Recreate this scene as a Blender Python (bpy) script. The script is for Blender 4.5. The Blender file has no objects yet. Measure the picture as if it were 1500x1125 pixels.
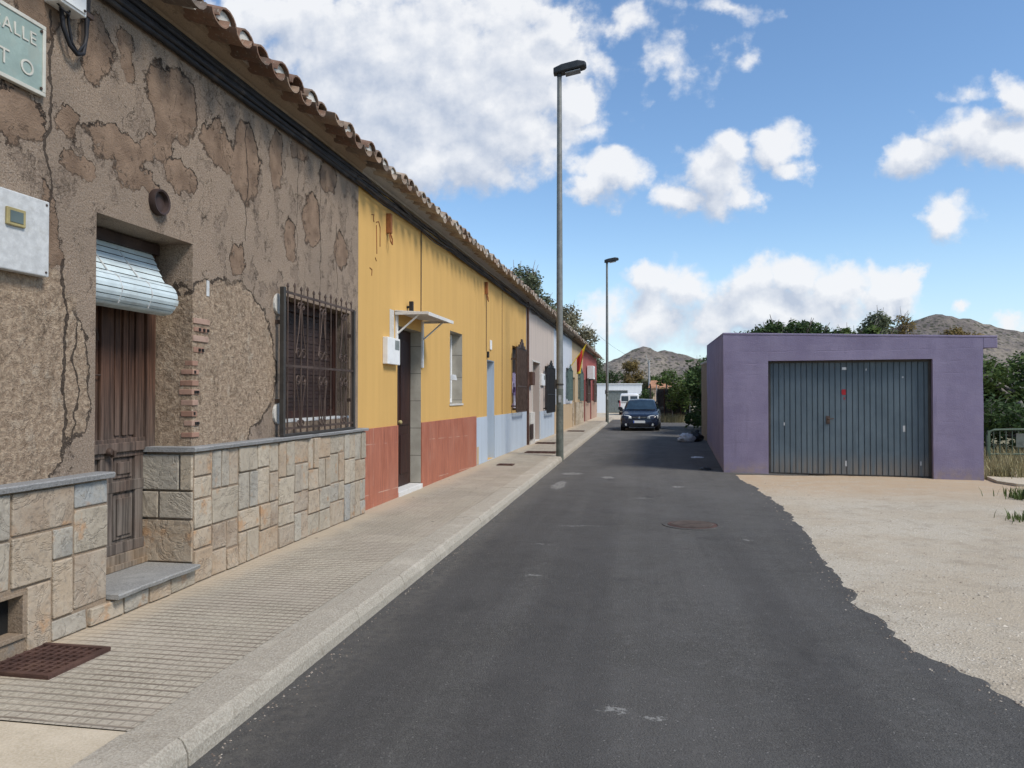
import bpy, bmesh, math, random
from mathutils import Vector, Matrix, noise
R = random.Random(11)
rad = math.radians
scn = bpy.context.scene
COL = scn.collection
WALL_A, WALL_X = 0.0146, -3.572           # the row of houses: x = WALL_X + WALL_A * y
ROW_ROT = math.atan2(1, WALL_A)

# ------------------------------------------------------------------ objects
def tag(o, label=None, cat=None, group=None, kind=None):
    if label: o['label'] = label
    if cat: o['category'] = cat
    if group: o['group'] = group
    if kind: o['kind'] = kind
    return o

def empty(name, loc=(0, 0, 0), rz=0, label=None, cat=None, group=None):
    o = bpy.data.objects.new(name, None)
    o.empty_display_size = .2
    COL.objects.link(o); o.location = loc; o.rotation_euler = (0, 0, rz)
    return tag(o, label, cat, group)

def kids(o):
    return [c for c in bpy.data.objects if c.parent == o]

def copy_tree(o, parent=None):
    c = o.copy(); COL.objects.link(c); c.parent = parent
    for ch in kids(o):
        copy_tree(ch, c)
    return c

class MB:
    """collects faces and links them as one mesh object"""
    def __init__(self):
        self.v, self.f, self.t, self.mi = [], [], [], []
        self.cur = 0; self.tint = .5
    def face(self, pts, t=None):
        n = len(self.v); self.v.extend(Vector(p) for p in pts)
        self.f.append(tuple(range(n, n + len(pts)))); self.t.append(self.tint if t is None else t); self.mi.append(self.cur)
    def faces(self, verts, fs, t=None):
        n = len(self.v); self.v.extend(Vector(p) for p in verts)
        for f in fs:
            self.f.append(tuple(i + n for i in f)); self.t.append(self.tint if t is None else t); self.mi.append(self.cur)
    def box(self, x0, x1, y0, y1, z0, z1, t=None, M=None):
        if x1 < x0: x0, x1 = x1, x0
        if y1 < y0: y0, y1 = y1, y0
        if z1 < z0: z0, z1 = z1, z0
        P = [Vector((x, y, z)) for z in (z0, z1) for y in (y0, y1) for x in (x0, x1)]
        if M: P = [M @ p for p in P]
        self.faces(P, [(0, 2, 3, 1), (4, 5, 7, 6), (0, 1, 5, 4), (2, 6, 7, 3), (0, 4, 6, 2), (1, 3, 7, 5)], t)
    def hexa(self, P, t=None):
        """8 corners ordered as in box()"""
        self.faces(P, [(0, 2, 3, 1), (4, 5, 7, 6), (0, 1, 5, 4), (2, 6, 7, 3), (0, 4, 6, 2), (1, 3, 7, 5)], t)
    def tube(self, pts, r, seg=8, cap=True, t=None):
        pts = [Vector(p) for p in pts]; n = len(pts)
        rs = r if isinstance(r, (list, tuple)) else [r] * n
        V = []; up = None
        for i, p in enumerate(pts):
            d = (pts[min(i + 1, n - 1)] - pts[max(i - 1, 0)]).normalized()
            if up is None:
                up = d.orthogonal().normalized()
            up = (up - d * up.dot(d))
            up = up.normalized() if up.length > 1e-6 else d.orthogonal().normalized()
            w = d.cross(up)
            for k in range(seg):
                a = 2 * math.pi * k / seg
                V.append(p + (up * math.cos(a) + w * math.sin(a)) * rs[i])
        F = []
        for i in range(n - 1):
            for k in range(seg):
                a = i * seg + k; b = i * seg + (k + 1) % seg
                F.append((a, b, b + seg, a + seg))
        if cap:
            F.append(tuple(range(seg - 1, -1, -1))); F.append(tuple(range((n - 1) * seg, n * seg)))
        self.faces(V, F, t)
    def lathe(self, prof, origin=(0, 0, 0), axis='Z', seg=24, t=None):
        """prof: (radius, height) pairs"""
        V = []; o = Vector(origin)
        for r, h in prof:
            for k in range(seg):
                a = 2 * math.pi * k / seg
                c, s = r * math.cos(a), r * math.sin(a)
                V.append(o + Vector({'Z': (c, s, h), 'Y': (c, h, s), 'X': (h, c, s)}[axis]))
        F = []
        for i in range(len(prof) - 1):
            for k in range(seg):
                a = i * seg + k; b = i * seg + (k + 1) % seg
                F.append((a, b, b + seg, a + seg))
        F.append(tuple(range(seg))); F.append(tuple(range((len(prof) - 1) * seg, len(prof) * seg)))
        self.faces(V, F, t)
    def prism(self, poly, f, h0, h1, t=None):
        """poly of (a, b), f(a, b, h) -> point"""
        n = len(poly)
        V = [f(a, b, h0) for a, b in poly] + [f(a, b, h1) for a, b in poly]
        F = [tuple(range(n - 1, -1, -1)), tuple(range(n, 2 * n))] + [(i, (i + 1) % n, (i + 1) % n + n, i + n) for i in range(n)]
        self.faces(V, F, t)
    EACH = {'blind_cord', 'grille_anchor_plaster', 'wall_strip', 'brace', 'post', 'bracket', 'wiper', 'screw', 'bolt', 'wire', 'paint_drip', 'scars', 'grille_post'}
    def build(self, name, mat, parent=None, smooth=False, bevel=0, auto=None, recalc=True):
        if name in self.EACH:       # one object per separate piece
            par = list(range(len(self.v)))
            def find(i):
                while par[i] != i: par[i] = par[par[i]]; i = par[i]
                return i
            for f in self.f:
                for i in f[1:]: par[find(i)] = find(f[0])
            groups = {}
            for k, f in enumerate(self.f): groups.setdefault(find(f[0]), []).append(k)
            if len(groups) > 1:
                out = None
                for ks in groups.values():
                    b = MB()
                    ids = sorted({i for k in ks for i in self.f[k]}); mp = {i: q for q, i in enumerate(ids)}
                    b.v = [self.v[i] for i in ids]; b.f = [tuple(mp[i] for i in self.f[k]) for k in ks]; b.t = [self.t[k] for k in ks]; b.mi = [self.mi[k] for k in ks]
                    o = b._build({'scars': 'scar', 'wire': 'wire'}.get(name, name), mat, parent, smooth, bevel, auto, recalc); out = out or o
                return out
        return self._build(name, mat, parent, smooth, bevel, auto, recalc)
    def _build(self, name, mat, parent=None, smooth=False, bevel=0, auto=None, recalc=True):
        me = bpy.data.meshes.new(name)
        me.from_pydata([tuple(v) for v in self.v], [], self.f)
        for m in (mat if isinstance(mat, (list, tuple)) else [mat]):
            me.materials.append(m)
        at = me.attributes.new('tint', 'FLOAT', 'FACE')
        at.data.foreach_set('value', self.t)
        me.polygons.foreach_set('material_index', self.mi)
        if recalc:
            bm = bmesh.new(); bm.from_mesh(me)
            bmesh.ops.recalc_face_normals(bm, faces=bm.faces)
            bm.to_mesh(me); bm.free()
        if smooth:
            me.polygons.foreach_set('use_smooth', [True] * len(me.polygons))
            if auto:
                me.set_sharp_from_angle(angle=rad(auto))
        me.update()
        o = bpy.data.objects.new(name, me); COL.objects.link(o)
        if parent: o.parent = parent
        if bevel:
            b = o.modifiers.new('bevel', 'BEVEL'); b.width = bevel; b.segments = 2; b.limit_method = 'ANGLE'; b.angle_limit = rad(40)
        return o

# ------------------------------------------------------------------ materials
class Mt:
    def __init__(s, name, rough=.85, spec=.3, metal=0):
        s.m = bpy.data.materials.new(name); s.m.use_nodes = True
        s.nt = s.m.node_tree
        s.b = next(n for n in s.nt.nodes if n.type == 'BSDF_PRINCIPLED')
        s.b.inputs['Roughness'].default_value = rough
        s.b.inputs['Specular IOR Level'].default_value = spec
        s.b.inputs['Metallic'].default_value = metal
        s._co = None
    def set(s, sock, v):
        if isinstance(v, bpy.types.NodeSocket): s.nt.links.new(v, sock)
        elif isinstance(v, (tuple, list)) and len(v) == 3 and sock.type == 'RGBA': sock.default_value = (*v, 1)
        else: sock.default_value = v
    def n(s, typ, ins=None, **kw):
        nd = s.nt.nodes.new(typ)
        for k, v in kw.items(): setattr(nd, k, v)
        for k, v in (ins or {}).items(): s.set(nd.inputs[k], v)
        return nd
    @property
    def co(s):
        if s._co is None: s._co = s.n('ShaderNodeTexCoord').outputs['Object']
        return s._co
    def scale(s, v, vec=None):
        return s.n('ShaderNodeVectorMath', {0: vec or s.co, 1: v}, operation='MULTIPLY').outputs[0]
    def noise(s, sc, det=4, ro=.55, vec=None, dist=0, color=False):
        nd = s.n('ShaderNodeTexNoise', {'Vector': vec or s.co, 'Scale': sc, 'Detail': det, 'Roughness': ro, 'Distortion': dist})
        return nd.outputs['Color' if color else 0]
    def vor(s, sc, vec=None, feat='F1', out='Distance'):
        return s.n('ShaderNodeTexVoronoi', {'Vector': vec or s.co, 'Scale': sc}, feature=feat).outputs[out]
    def math(s, op, a, b=0.0, c=0.0, clamp=False):
        nd = s.n('ShaderNodeMath', operation=op, use_clamp=clamp)
        for i, v in enumerate((a, b, c)): s.set(nd.inputs[i], v)
        return nd.outputs[0]
    def mix(s, f, a, b, blend='MIX'):
        nd = s.n('ShaderNodeMix', data_type='RGBA', blend_type=blend)
        s.set(nd.inputs[0], f); s.set(nd.inputs[6], a); s.set(nd.inputs[7], b)
        return nd.outputs[2]
    def step(s, x, lo, hi, to0=0., to1=1.):
        nd = s.n('ShaderNodeMapRange', {0: x, 1: lo, 2: hi, 3: to0, 4: to1}, interpolation_type='SMOOTHSTEP')
        return nd.outputs[0]
    def ramp(s, f, stops):
        nd = s.n('ShaderNodeValToRGB', {0: f}); cr = nd.color_ramp
        while len(cr.elements) < len(stops): cr.elements.new(.5)
        for e, (p, c) in zip(cr.elements, stops):
            e.position = p; e.color = (*c, 1) if isinstance(c, tuple) else (c, c, c, 1)
        return nd.outputs[0]
    def tint(s):
        return s.n('ShaderNodeAttribute', attribute_name='tint').outputs['Fac']
    def sep(s, vec=None):
        return s.n('ShaderNodeSeparateXYZ', {0: vec or s.co}).outputs
    def bump(s, h, strength=.4, dist=.01, normal=None):
        ins = {'Height': h, 'Strength': strength, 'Distance': dist}
        if normal: ins['Normal'] = normal
        return s.n('ShaderNodeBump', ins).outputs[0]
    def blobs(s, spots, vec, plane=(0, 2)):
        """max over soft ellipses (a, b, ra, rb[, w]) in two axes of vec"""
        cur = None
        for sp in spots:
            a, b, ra, rb = sp[:4]; w = sp[4] if len(sp) > 4 else 1.
            c = [0., 0., 0.]; k = [0., 0., 0.]
            c[plane[0]], c[plane[1]] = -a / ra, -b / rb; k[plane[0]], k[plane[1]] = 1 / ra, 1 / rb
            d = s.n('ShaderNodeVectorMath', {0: vec, 1: tuple(k), 2: tuple(c)}, operation='MULTIPLY_ADD').outputs[0]
            l = s.n('ShaderNodeVectorMath', {0: d}, operation='LENGTH').outputs['Value']
            f = s.math('MULTIPLY_ADD', l, -w, w)
            cur = f if cur is None else s.math('MAXIMUM', cur, f)
        return cur
    def out(s, col, rough=None, bump=None):
        s.set(s.b.inputs['Base Color'], col)
        if rough is not None: s.set(s.b.inputs['Roughness'], rough)
        if bump is not None: s.set(s.b.inputs['Normal'], bump)
        return s.m

def sc(c, k): return tuple(min(1, x * k) for x in c)

def plain(name, col, rough=.6, metal=0, var=.18, scale=6, bumpk=.15, spec=.3, fine=60, dirt=None):
    m = Mt(name, rough, spec, metal)
    n1 = m.noise(scale, 5); n2 = m.noise(fine, 3)
    c = m.mix(m.step(n1, .3, .7), sc(col, 1 - var), sc(col, 1 + var))
    c = m.mix(m.step(n2, .35, .75, 0, .35), c, sc(col, 1 - var * 1.4))
    if dirt:
        c = m.mix(m.step(m.noise(scale * .6, 6, .65), .52, .7, 0, .7), c, dirt)
    return m.out(c, bump=m.bump(m.math('ADD', n1, m.math('MULTIPLY', n2, .5)), bumpk, .01))

def paint_wall(name, col, streak=.12, stain=(.25, .18, .1), stain_amt=.25, bumpk=.25, chips=None):
    """painted render with rain streaks, dirt and a trowelled surface"""
    m = Mt(name, .88, .2)
    st = m.noise(1.0, 5, .6, vec=m.scale((5, 5, .35)))
    big = m.noise(.9, 4); fine = m.noise(55, 3); mid = m.noise(9, 4)
    c = m.mix(m.step(st, .3, .72), sc(col, 1 - streak), sc(col, 1 + streak * .6))
    c = m.mix(m.step(big, .35, .7, 0, .5), c, sc(col, 1 + streak * .5))
    st2 = m.noise(1.0, 6, .65, vec=m.scale((11, 11, .5)))
    c = m.mix(m.step(st2, .58, .8, 0, stain_amt), c, stain)
    c = m.mix(m.step(mid, .62, .8, 0, stain_amt * .7), c, stain)
    h = m.math('ADD', m.math('MULTIPLY', mid, .7), m.math('MULTIPLY', fine, .45))
    if chips:
        e = m.noise(16, 5, .6); k = m.step(e, .71, .73)
        c = m.mix(k, c, chips); h = m.math('SUBTRACT', h, m.math('MULTIPLY', k, .6))
    return m.out(c, bump=m.bump(h, bumpk, .012))

# --- rough brown render of the first house, local x = s - S0
S0 = -1.0
PATCH = [(5.28, 3.85, .31, .29), (5.37, 3.3, .2, .13), (4.44, 3.87, .16, .2), (4.73, 3.98, .08, .17), (4.67, 3.31, .33, .12), (4.3, 3.06, .15, .09),
         (4.23, 3.32, .09, .11), (5.89, 3.71, .27, .2), (6.33, 3.69, .22, .37), (3.84, 3.22, .2, .16), (6.22, 2.81, .14, .15), (7.41, 4.2, .2, .15),
         (8.1, 4.1, .23, .2), (4.85, 3.15, .23, .09), (4.08, 2.64, .07, .25), (3.95, 3.95, .2, .2), (7.7, 3.5, .2, .3), (8.5, 3.3, .16, .25), (7.2, 3.2, .12, .22),
         (5.15, 3.58, .12, .25), (5.0, 3.42, .1, .14), (6.9, 3.9, .12, .3)]
ROUGH = [(6.02, 1.86, .95, .8), (3.75, 1.75, .72, .78), (3.2, 1.9, .6, 1.2), (5.5, 1.5, .35, .6)]
def pu_(m, p): return m.n('ShaderNodeVectorMath', {0: p, 1: (.02, 0, .02)}, operation='ADD').outputs[0]
def render_brown():
    m = Mt('old brown render', .95, .15)
    nz = m.noise(3.2, 8, .68, color=True)
    dv = m.n('ShaderNodeVectorMath', {0: nz, 1: (-.5, -.5, -.5)}, operation='ADD').outputs[0]
    p = m.n('ShaderNodeVectorMath', {0: dv, 1: (.46, .46, .46), 2: m.co}, operation='MULTIPLY_ADD').outputs[0]
    f1 = m.blobs([(a - S0, b, c * 1.5, d * 1.5) for a, b, c, d in PATCH], p)
    f2 = m.blobs([(a - S0, b, c * 1.15, d * 1.15) for a, b, c, d in ROUGH], p)
    f3 = m.math('MULTIPLY_ADD', m.noise(2.6, 5, .55, vec=p), 3.2, -1.92)
    f1 = m.math('MAXIMUM', f1, f3)
    fl = m.noise(4.2, 7, .6, vec=m.n('ShaderNodeVectorMath', {0: p, 1: (1.25, 1.25, .62)}, operation='MULTIPLY').outputs[0])
    isl = m.step(m.noise(9, 6, .65), .36, .39)
    k1 = m.math('MULTIPLY', m.step(f1, .32, .35), m.math('MAXIMUM', isl, m.step(f1, .5, .7))); k2 = m.step(f2, .16, .22)
    k4 = m.math('MULTIPLY', m.step(fl, .572, .58), m.math('SUBTRACT', 1., k1))
    grain = m.noise(95, 3, .7); peb = m.vor(70); big = m.noise(.8, 4); mid = m.noise(6, 5)
    g2 = m.noise(48, 4, .75)
    skin = m.mix(m.step(grain, .3, .7), (.142, .100, .070), (.375, .288, .210))
    skin = m.mix(m.step(g2, .42, .62, 0, .6), skin, (.31, .237, .175))
    skin = m.mix(m.step(peb, .10, .42, .55, 0), skin, (.40, .34, .285))
    skin = m.mix(m.step(big, .35, .65, 0, .5), skin, (.20, .155, .118))
    skin = m.mix(m.step(m.noise(2.2, 5, .65), .55, .72, 0, .5), skin, (.155, .118, .09))
    bare = m.mix(m.step(mid, .3, .7), (.165, .110, .074), (.265, .183, .125))
    bare = m.mix(m.step(g2, .45, .7, 0, .4), bare, (.14, .10, .075))
    bare = m.mix(m.step(grain, .5, .8, 0, .4), bare, (.28, .21, .16))
    chunk = m.noise(24, 6, .72); ch2 = m.vor(48)
    conc = m.mix(m.step(chunk, .3, .7), (.225, .158, .106), (.49, .375, .265))
    cell = m.n('ShaderNodeTexVoronoi', {'Vector': p, 'Scale': 11.}, feature='DISTANCE_TO_EDGE').outputs['Distance']
    conc = m.mix(m.step(ch2, .0, .25, .35, 0), conc, (.13, .095, .07))
    conc = m.mix(m.math('MULTIPLY', m.step(cell, .0, .05, .65, 0), m.step(mid, .38, .55)), conc, (.09, .066, .05))
    conc = m.mix(m.step(mid, .55, .75, 0, .5), conc, (.48, .41, .32))
    skin = m.mix(m.math('MULTIPLY', k4, .75), skin, m.mix(m.step(g2, .35, .65), (.155, .112, .082), (.275, .212, .160)))
    c = m.mix(k1, skin, bare); c = m.mix(k2, c, conc)
    # cracks where the skin breaks off, with edge shadow painted on their upper right
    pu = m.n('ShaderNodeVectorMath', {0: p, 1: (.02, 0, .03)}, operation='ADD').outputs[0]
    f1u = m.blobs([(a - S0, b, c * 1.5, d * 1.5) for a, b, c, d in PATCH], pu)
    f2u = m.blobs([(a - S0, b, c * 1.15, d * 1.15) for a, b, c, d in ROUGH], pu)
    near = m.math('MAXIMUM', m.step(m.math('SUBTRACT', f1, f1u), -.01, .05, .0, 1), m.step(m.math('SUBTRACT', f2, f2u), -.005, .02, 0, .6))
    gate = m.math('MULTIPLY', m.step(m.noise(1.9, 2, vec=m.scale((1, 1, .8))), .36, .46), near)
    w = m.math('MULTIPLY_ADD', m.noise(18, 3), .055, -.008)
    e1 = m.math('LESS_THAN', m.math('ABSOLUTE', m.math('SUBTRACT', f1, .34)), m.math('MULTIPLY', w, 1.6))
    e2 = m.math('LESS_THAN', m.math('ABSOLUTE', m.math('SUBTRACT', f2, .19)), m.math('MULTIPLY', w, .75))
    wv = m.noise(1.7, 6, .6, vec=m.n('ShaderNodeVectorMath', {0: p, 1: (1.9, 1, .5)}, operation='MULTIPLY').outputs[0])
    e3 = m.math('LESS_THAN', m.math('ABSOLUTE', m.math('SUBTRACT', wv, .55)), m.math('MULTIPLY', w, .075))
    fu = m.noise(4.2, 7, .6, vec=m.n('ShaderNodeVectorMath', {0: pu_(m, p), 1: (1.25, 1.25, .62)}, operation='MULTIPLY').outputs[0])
    e4 = m.math('MULTIPLY', m.math('LESS_THAN', m.math('ABSOLUTE', m.math('SUBTRACT', fl, .575)), m.math('MULTIPLY', w, .19)), m.step(m.math('SUBTRACT', fl, fu), .0, .02))  # flake cracks, dark only on the upper right as painted shade
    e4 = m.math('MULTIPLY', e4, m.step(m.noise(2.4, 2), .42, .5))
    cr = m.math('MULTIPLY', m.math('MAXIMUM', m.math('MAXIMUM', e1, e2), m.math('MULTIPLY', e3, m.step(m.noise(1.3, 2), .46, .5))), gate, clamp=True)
    xx, _yy, zz = m.sep()
    for s_c, z0_, z1_, wd, sd in ((4.07, 2.75, 3.95, .010, 1.), (4.19, 1.25, 2.45, .014, 5.), (4.28, 1.35, 2.1, .008, 9.), (7.92, 2.75, 4.2, .007, 13.), (8.35, 2.8, 3.6, .006, 17.), (6.33, 3.0, 4.05, .008, 21.), (7.35, 3.0, 4.2, .005, 25.)):
        nn = m.n('ShaderNodeTexNoise', {'Vector': m.scale((.6, .6, 1.)), 'W': sd, 'Scale': 3.2, 'Detail': 4., 'Roughness': .55}, noise_dimensions='4D').outputs[0]
        dx_ = m.math('ABSOLUTE', m.math('ADD', m.math('SUBTRACT', xx, s_c - S0), m.math('MULTIPLY_ADD', nn, .26, -.13)))
        ln = m.math('MULTIPLY', m.math('LESS_THAN', dx_, m.math('MULTIPLY', w, wd * 50)), m.math('MULTIPLY', m.math('GREATER_THAN', zz, z0_), m.math('LESS_THAN', zz, z1_)))
        cr = m.math('MAXIMUM', cr, ln)
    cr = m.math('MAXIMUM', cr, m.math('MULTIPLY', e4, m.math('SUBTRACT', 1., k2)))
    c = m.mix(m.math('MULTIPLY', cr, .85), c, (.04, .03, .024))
    # damp streaks below the eaves
    z = m.sep()[2]
    st = m.math('MULTIPLY', m.step(z, 3.7, 4.45), m.step(m.noise(1, 5, .6, vec=m.scale((4, 4, .3))), .4, .65, 0, .35))
    c = m.mix(st, c, (.135, .108, .09))
    h = m.math('ADD', m.math('MULTIPLY', grain, .45), m.math('MULTIPLY', g2, .6))
    h = m.math('ADD', h, m.math('MULTIPLY', k1, -1.3)); h = m.math('ADD', h, m.math('MULTIPLY', k4, -.7))
    h = m.math('ADD', h, m.math('MULTIPLY', k2, -1.2))
    h = m.math('ADD', h, m.math('MULTIPLY', m.math('MULTIPLY', k2, chunk), 1.7))
    h = m.math('ADD', h, m.math('MULTIPLY', mid, .8))
    h = m.math('SUBTRACT', h, m.math('MULTIPLY', cr, 1.8))
    return m.out(c, bump=m.bump(h, .9, .015))

def stone_mat():
    m = Mt('split stone', .82, .3)
    t = m.tint()
    base = m.ramp(t, [(0., (.26, .25, .22)), (.14, (.38, .31, .225)), (.3, (.31, .265, .20)), (.45, (.36, .26, .17)), (.6, (.42, .355, .265)), (.75, (.29, .215, .15)), (.88, (.33, .30, .245)), (.96, (.33, .29, .23)), (1., (.25, .265, .265))])
    off = m.n('ShaderNodeVectorMath', {0: m.co, 1: m.n('ShaderNodeCombineXYZ', {0: m.math('MULTIPLY', t, 31.), 1: m.math('MULTIPLY', t, 17.), 2: m.math('MULTIPLY', t, 23.)}).outputs[0]}, operation='ADD').outputs[0]
    a = m.noise(3.2, 6, .65, vec=off, dist=1.2); b = m.noise(28, 5, .65, vec=off); r = m.noise(4.5, 4, .6, vec=off)
    c = m.mix(m.step(a, .35, .65, .0, .5), base, (.43, .375, .295))
    c = m.mix(m.step(r, .57, .7, 0, .75), c, (.40, .225, .11))
    c = m.mix(m.step(b, .48, .75, 0, .65), c, (.17, .145, .115))
    ridge = m.math('ABSOLUTE', m.math('SUBTRACT', m.noise(2.6, 5, .62, vec=off, dist=1.6), .5))
    c = m.mix(m.math('MULTIPLY', m.step(ridge, .0, .010, .55, 0), m.step(m.noise(2.1, 3, vec=off), .46, .6)), c, (.13, .105, .08))
    lay = m.math('FRACT', m.math('MULTIPLY', a, 5.0))
    h = m.math('ADD', m.math('MULTIPLY', lay, .5), m.math('MULTIPLY', b, .45))
    h = m.math('ADD', h, m.step(ridge, .0, .03, 0, .4))
    return m.out(c, bump=m.bump(h, .6, .016))

def tile_mat(name='old roof tile', pale=.5):
    m = Mt(name, .9, .2)
    t = m.tint(); n1 = m.noise(7, 5, .65); n2 = m.noise(40, 3)
    c = m.ramp(t, [(0, (.15, .088, .062)), (.35, (.24, .145, .098)), (.6, (.20, .14, .102)), (.8, (.31, .22, .155)), (1, (.17, .135, .11))])
    c = m.mix(m.step(n1, .45, .68, 0, .65), c, (.115, .095, .075))
    c = m.mix(m.step(n2, .58, .72, 0, pale), c, (.40, .365, .30))
    if pale > .6: c = m.mix(m.step(m.noise(4, 5, .7), .4, .6, .1, .65), c, (.43, .39, .32))
    return m.out(c, bump=m.bump(m.math('ADD', n1, n2), .35, .01))

def wood_mat(name, dark, light, rough=.7, worn=1.):
    m = Mt(name, rough, .3)
    g = m.noise(1, 6, .65, vec=m.scale((38, 38, 1.6)), dist=.3); b = m.noise(2.2, 4)
    c = m.mix(m.step(g, .3, .7), dark, light)
    z = m.sep()[2]
    grey = m.math('MULTIPLY', m.step(z, 1.9, .8), m.step(b, .25, .6, .35 * worn, .9 * worn))
    c = m.mix(grey, c, m.mix(m.step(g, .3, .7), (.055, .047, .04), (.19, .165, .14)))
    return m.out(c, bump=m.bump(g, .35, .004))

def asphalt():
    m = Mt('asphalt', .9, .25)
    f = m.noise(160, 3, .75); v = m.vor(95); big = m.noise(.45, 5, .6); mid = m.noise(2.4, 5, .6)
    f2_ = m.noise(60, 4, .75)
    c = m.mix(m.step(f, .3, .7), (.038, .0355, .0305), (.150, .141, .125))
    c = m.mix(m.step(f2_, .36, .66, .0, .6), c, (.036, .033, .030))
    c = m.mix(m.step(m.noise(11, 5, .7), .48, .68, 0, .5), c, (.118, .110, .101))
    c = m.mix(m.step(v, .05, .3, .55, 0), c, (.155, .146, .134))
    c = m.mix(m.step(big, .38, .64, 0, .5), c, (.110, .103, .095))
    c = m.mix(m.step(mid, .56, .74, 0, .35), c, (.045, .044, .046))
    ag = m.vor(42); agc = m.sep(m.vor(42, out='Color'))
    c = m.mix(m.math('MULTIPLY', m.step(ag, .14, .26, .85, 0), m.math('GREATER_THAN', agc[0], .55)), c, m.mix(agc[1], (.055, .052, .047), (.235, .222, .20)))
    # longitudinal wear, a paler tone farther along and spilt plaster
    lane = m.noise(1, 4, .6, vec=m.scale((1.6, .05, 1)))
    c = m.mix(m.step(lane, .4, .6, 0, .45), c, (.052, .048, .045))
    y = m.sep()[1]
    far_tone = m.math('MULTIPLY', m.step(y, 7, 17), m.step(m.noise(1.1, 5, .6, vec=m.scale((1, .4, 1))), .35, .65, .2, .55))
    c = m.mix(far_tone, c, (.135, .128, .118))
    p = m.n('ShaderNodeVectorMath', {0: m.n('ShaderNodeVectorMath', {0: m.noise(7, 5, .7, color=True), 1: (-.5, -.5, -.5)}, operation='ADD').outputs[0], 1: (.32, .5, 0), 2: m.co}, operation='MULTIPLY_ADD').outputs[0]
    sp = m.blobs([(-1.36, 13.4, .17, .95), (-1.3, 15.4, .35, .35, .9), (-.1, 3.84, .13, .07), (.08, 3.78, .08, .05, .8), (-.55, 14.7, .16, .25), (.7, 13.4, .16, .2, .8), (-.9, 6.6, .2, .07, .6), (1.2, 8.6, .14, .1, .6), (.1, 11.8, .3, .15, .55), (-.7, 9.2, .6, .05, .6), (-1.0, 8.0, .4, .04, .5)], p, (0, 1))
    k = m.math('MULTIPLY', m.step(sp, .22, .5), m.step(m.noise(34, 3), .38, .55))
    c = m.mix(m.math('MULTIPLY', k, .55), c, (.36, .35, .32))
    oil = m.math('MULTIPLY', m.step(m.noise(1.3, 5, .6, vec=m.scale((1, .5, 1))), .60, .72), .45)
    c = m.mix(oil, c, (.034, .032, .030))
    kd = m.step(m.math('ABSOLUTE', m.math('ADD', m.math('SUBTRACT', m.sep()[0], -1.72), m.math('MULTIPLY_ADD', m.noise(3, 4), .3, -.15))), .22, .03)
    c = m.mix(m.math('MULTIPLY', kd, m.step(m.noise(16, 6, .7), .34, .66, 0, .4)), c, (.15, .135, .112))
    spk = m.vor(5.5, out='Color'); sd = m.vor(5.5)
    dot = m.math('MULTIPLY', m.step(sd, .03, .05, 1, 0), m.math('GREATER_THAN', m.sep(spk)[0], .8))
    c = m.mix(m.math('MULTIPLY', dot, .7), c, (.38, .36, .33))
    h = m.math('ADD', m.math('ADD', f, f2_), m.math('MULTIPLY', v, -.8))
    return m.out(c, rough=m.step(mid, .3, .7, .8, .95), bump=m.bump(h, .7, .008))

def paver():
    m = Mt('ribbed paving tile', .9, .25)
    wob = m.math('MULTIPLY_ADD', m.noise(2.5, 3), .012, -.006)
    px_, py_, _z = m.sep()
    def groove(v, per, w, soft):
        d = m.math('ABSOLUTE', m.math('SUBTRACT', m.math('FRACT', m.math('DIVIDE', v, per)), .5))
        return m.step(d, .5 - w / per, .5 - w / per + soft / per)
    gy = groove(m.math('ADD', py_, wob), .068, .012, .008); gx = groove(m.math('ADD', px_, wob), .0585, .005, .004)
    brf = m.math('MAXIMUM', gy, m.math('MULTIPLY', gx, .55))
    j = m.n('ShaderNodeTexBrick', {'Vector': m.co, 'Scale': 1., 'Mortar Size': .003, 'Brick Width': .415, 'Row Height': .405, 'Mortar Smooth': .1, 'Color1': (.42, .42, .42, 1), 'Color2': (.62, .62, .62, 1), 'Mortar': (0, 0, 0, 1)}, offset=0.)
    n1 = m.noise(1.6, 5, .6); n2 = m.noise(70, 4, .65); n3 = m.noise(7, 5, .65)
    c = m.mix(m.step(n2, .3, .72), (.275, .24, .182), (.445, .395, .31))
    c = m.mix(m.step(n1, .4, .65, 0, .5), c, (.40, .345, .275))
    c = m.mix(.35, c, j.outputs[0], 'OVERLAY')
    c = m.mix(m.step(n3, .55, .75, 0, .5), c, (.27, .235, .195))
    worn = m.step(m.noise(3.0, 5, .65), .3, .66, .25, .9)
    c = m.mix(m.math('MULTIPLY', brf, worn), c, (.15, .115, .085))
    c = m.mix(m.math('MULTIPLY', j.outputs['Fac'], .55), c, (.32, .27, .21))
    p = m.n('ShaderNodeVectorMath', {0: m.n('ShaderNodeVectorMath', {0: m.noise(4, 4, .6, color=True), 1: (-.5, -.5, -.5)}, operation='ADD').outputs[0], 1: (.3, .3, 0), 2: m.co}, operation='MULTIPLY_ADD').outputs[0]
    # sandy dust gathered along the house fronts
    x, y, _ = m.sep(p)
    edge = m.math('SUBTRACT', x, m.math('MULTIPLY_ADD', y, WALL_A, WALL_X))
    c = m.mix(m.step(edge, .12, .42, .9, 0), c, (.43, .35, .25))
    spot = m.math('MULTIPLY', m.step(m.vor(3.1), .04, .075, 1, 0), m.math('GREATER_THAN', m.sep(m.vor(3.1, out='Color'))[1], .6))
    c = m.mix(m.math('MULTIPLY', spot, .85), c, (.05, .045, .04))
    h = m.math('SUBTRACT', m.math('MULTIPLY', n2, .25), m.math('MULTIPLY', brf, .9))
    h = m.math('SUBTRACT', h, m.math('MULTIPLY', j.outputs['Fac'], .6))
    return m.out(c, bump=m.bump(h, .8, .008))

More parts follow.
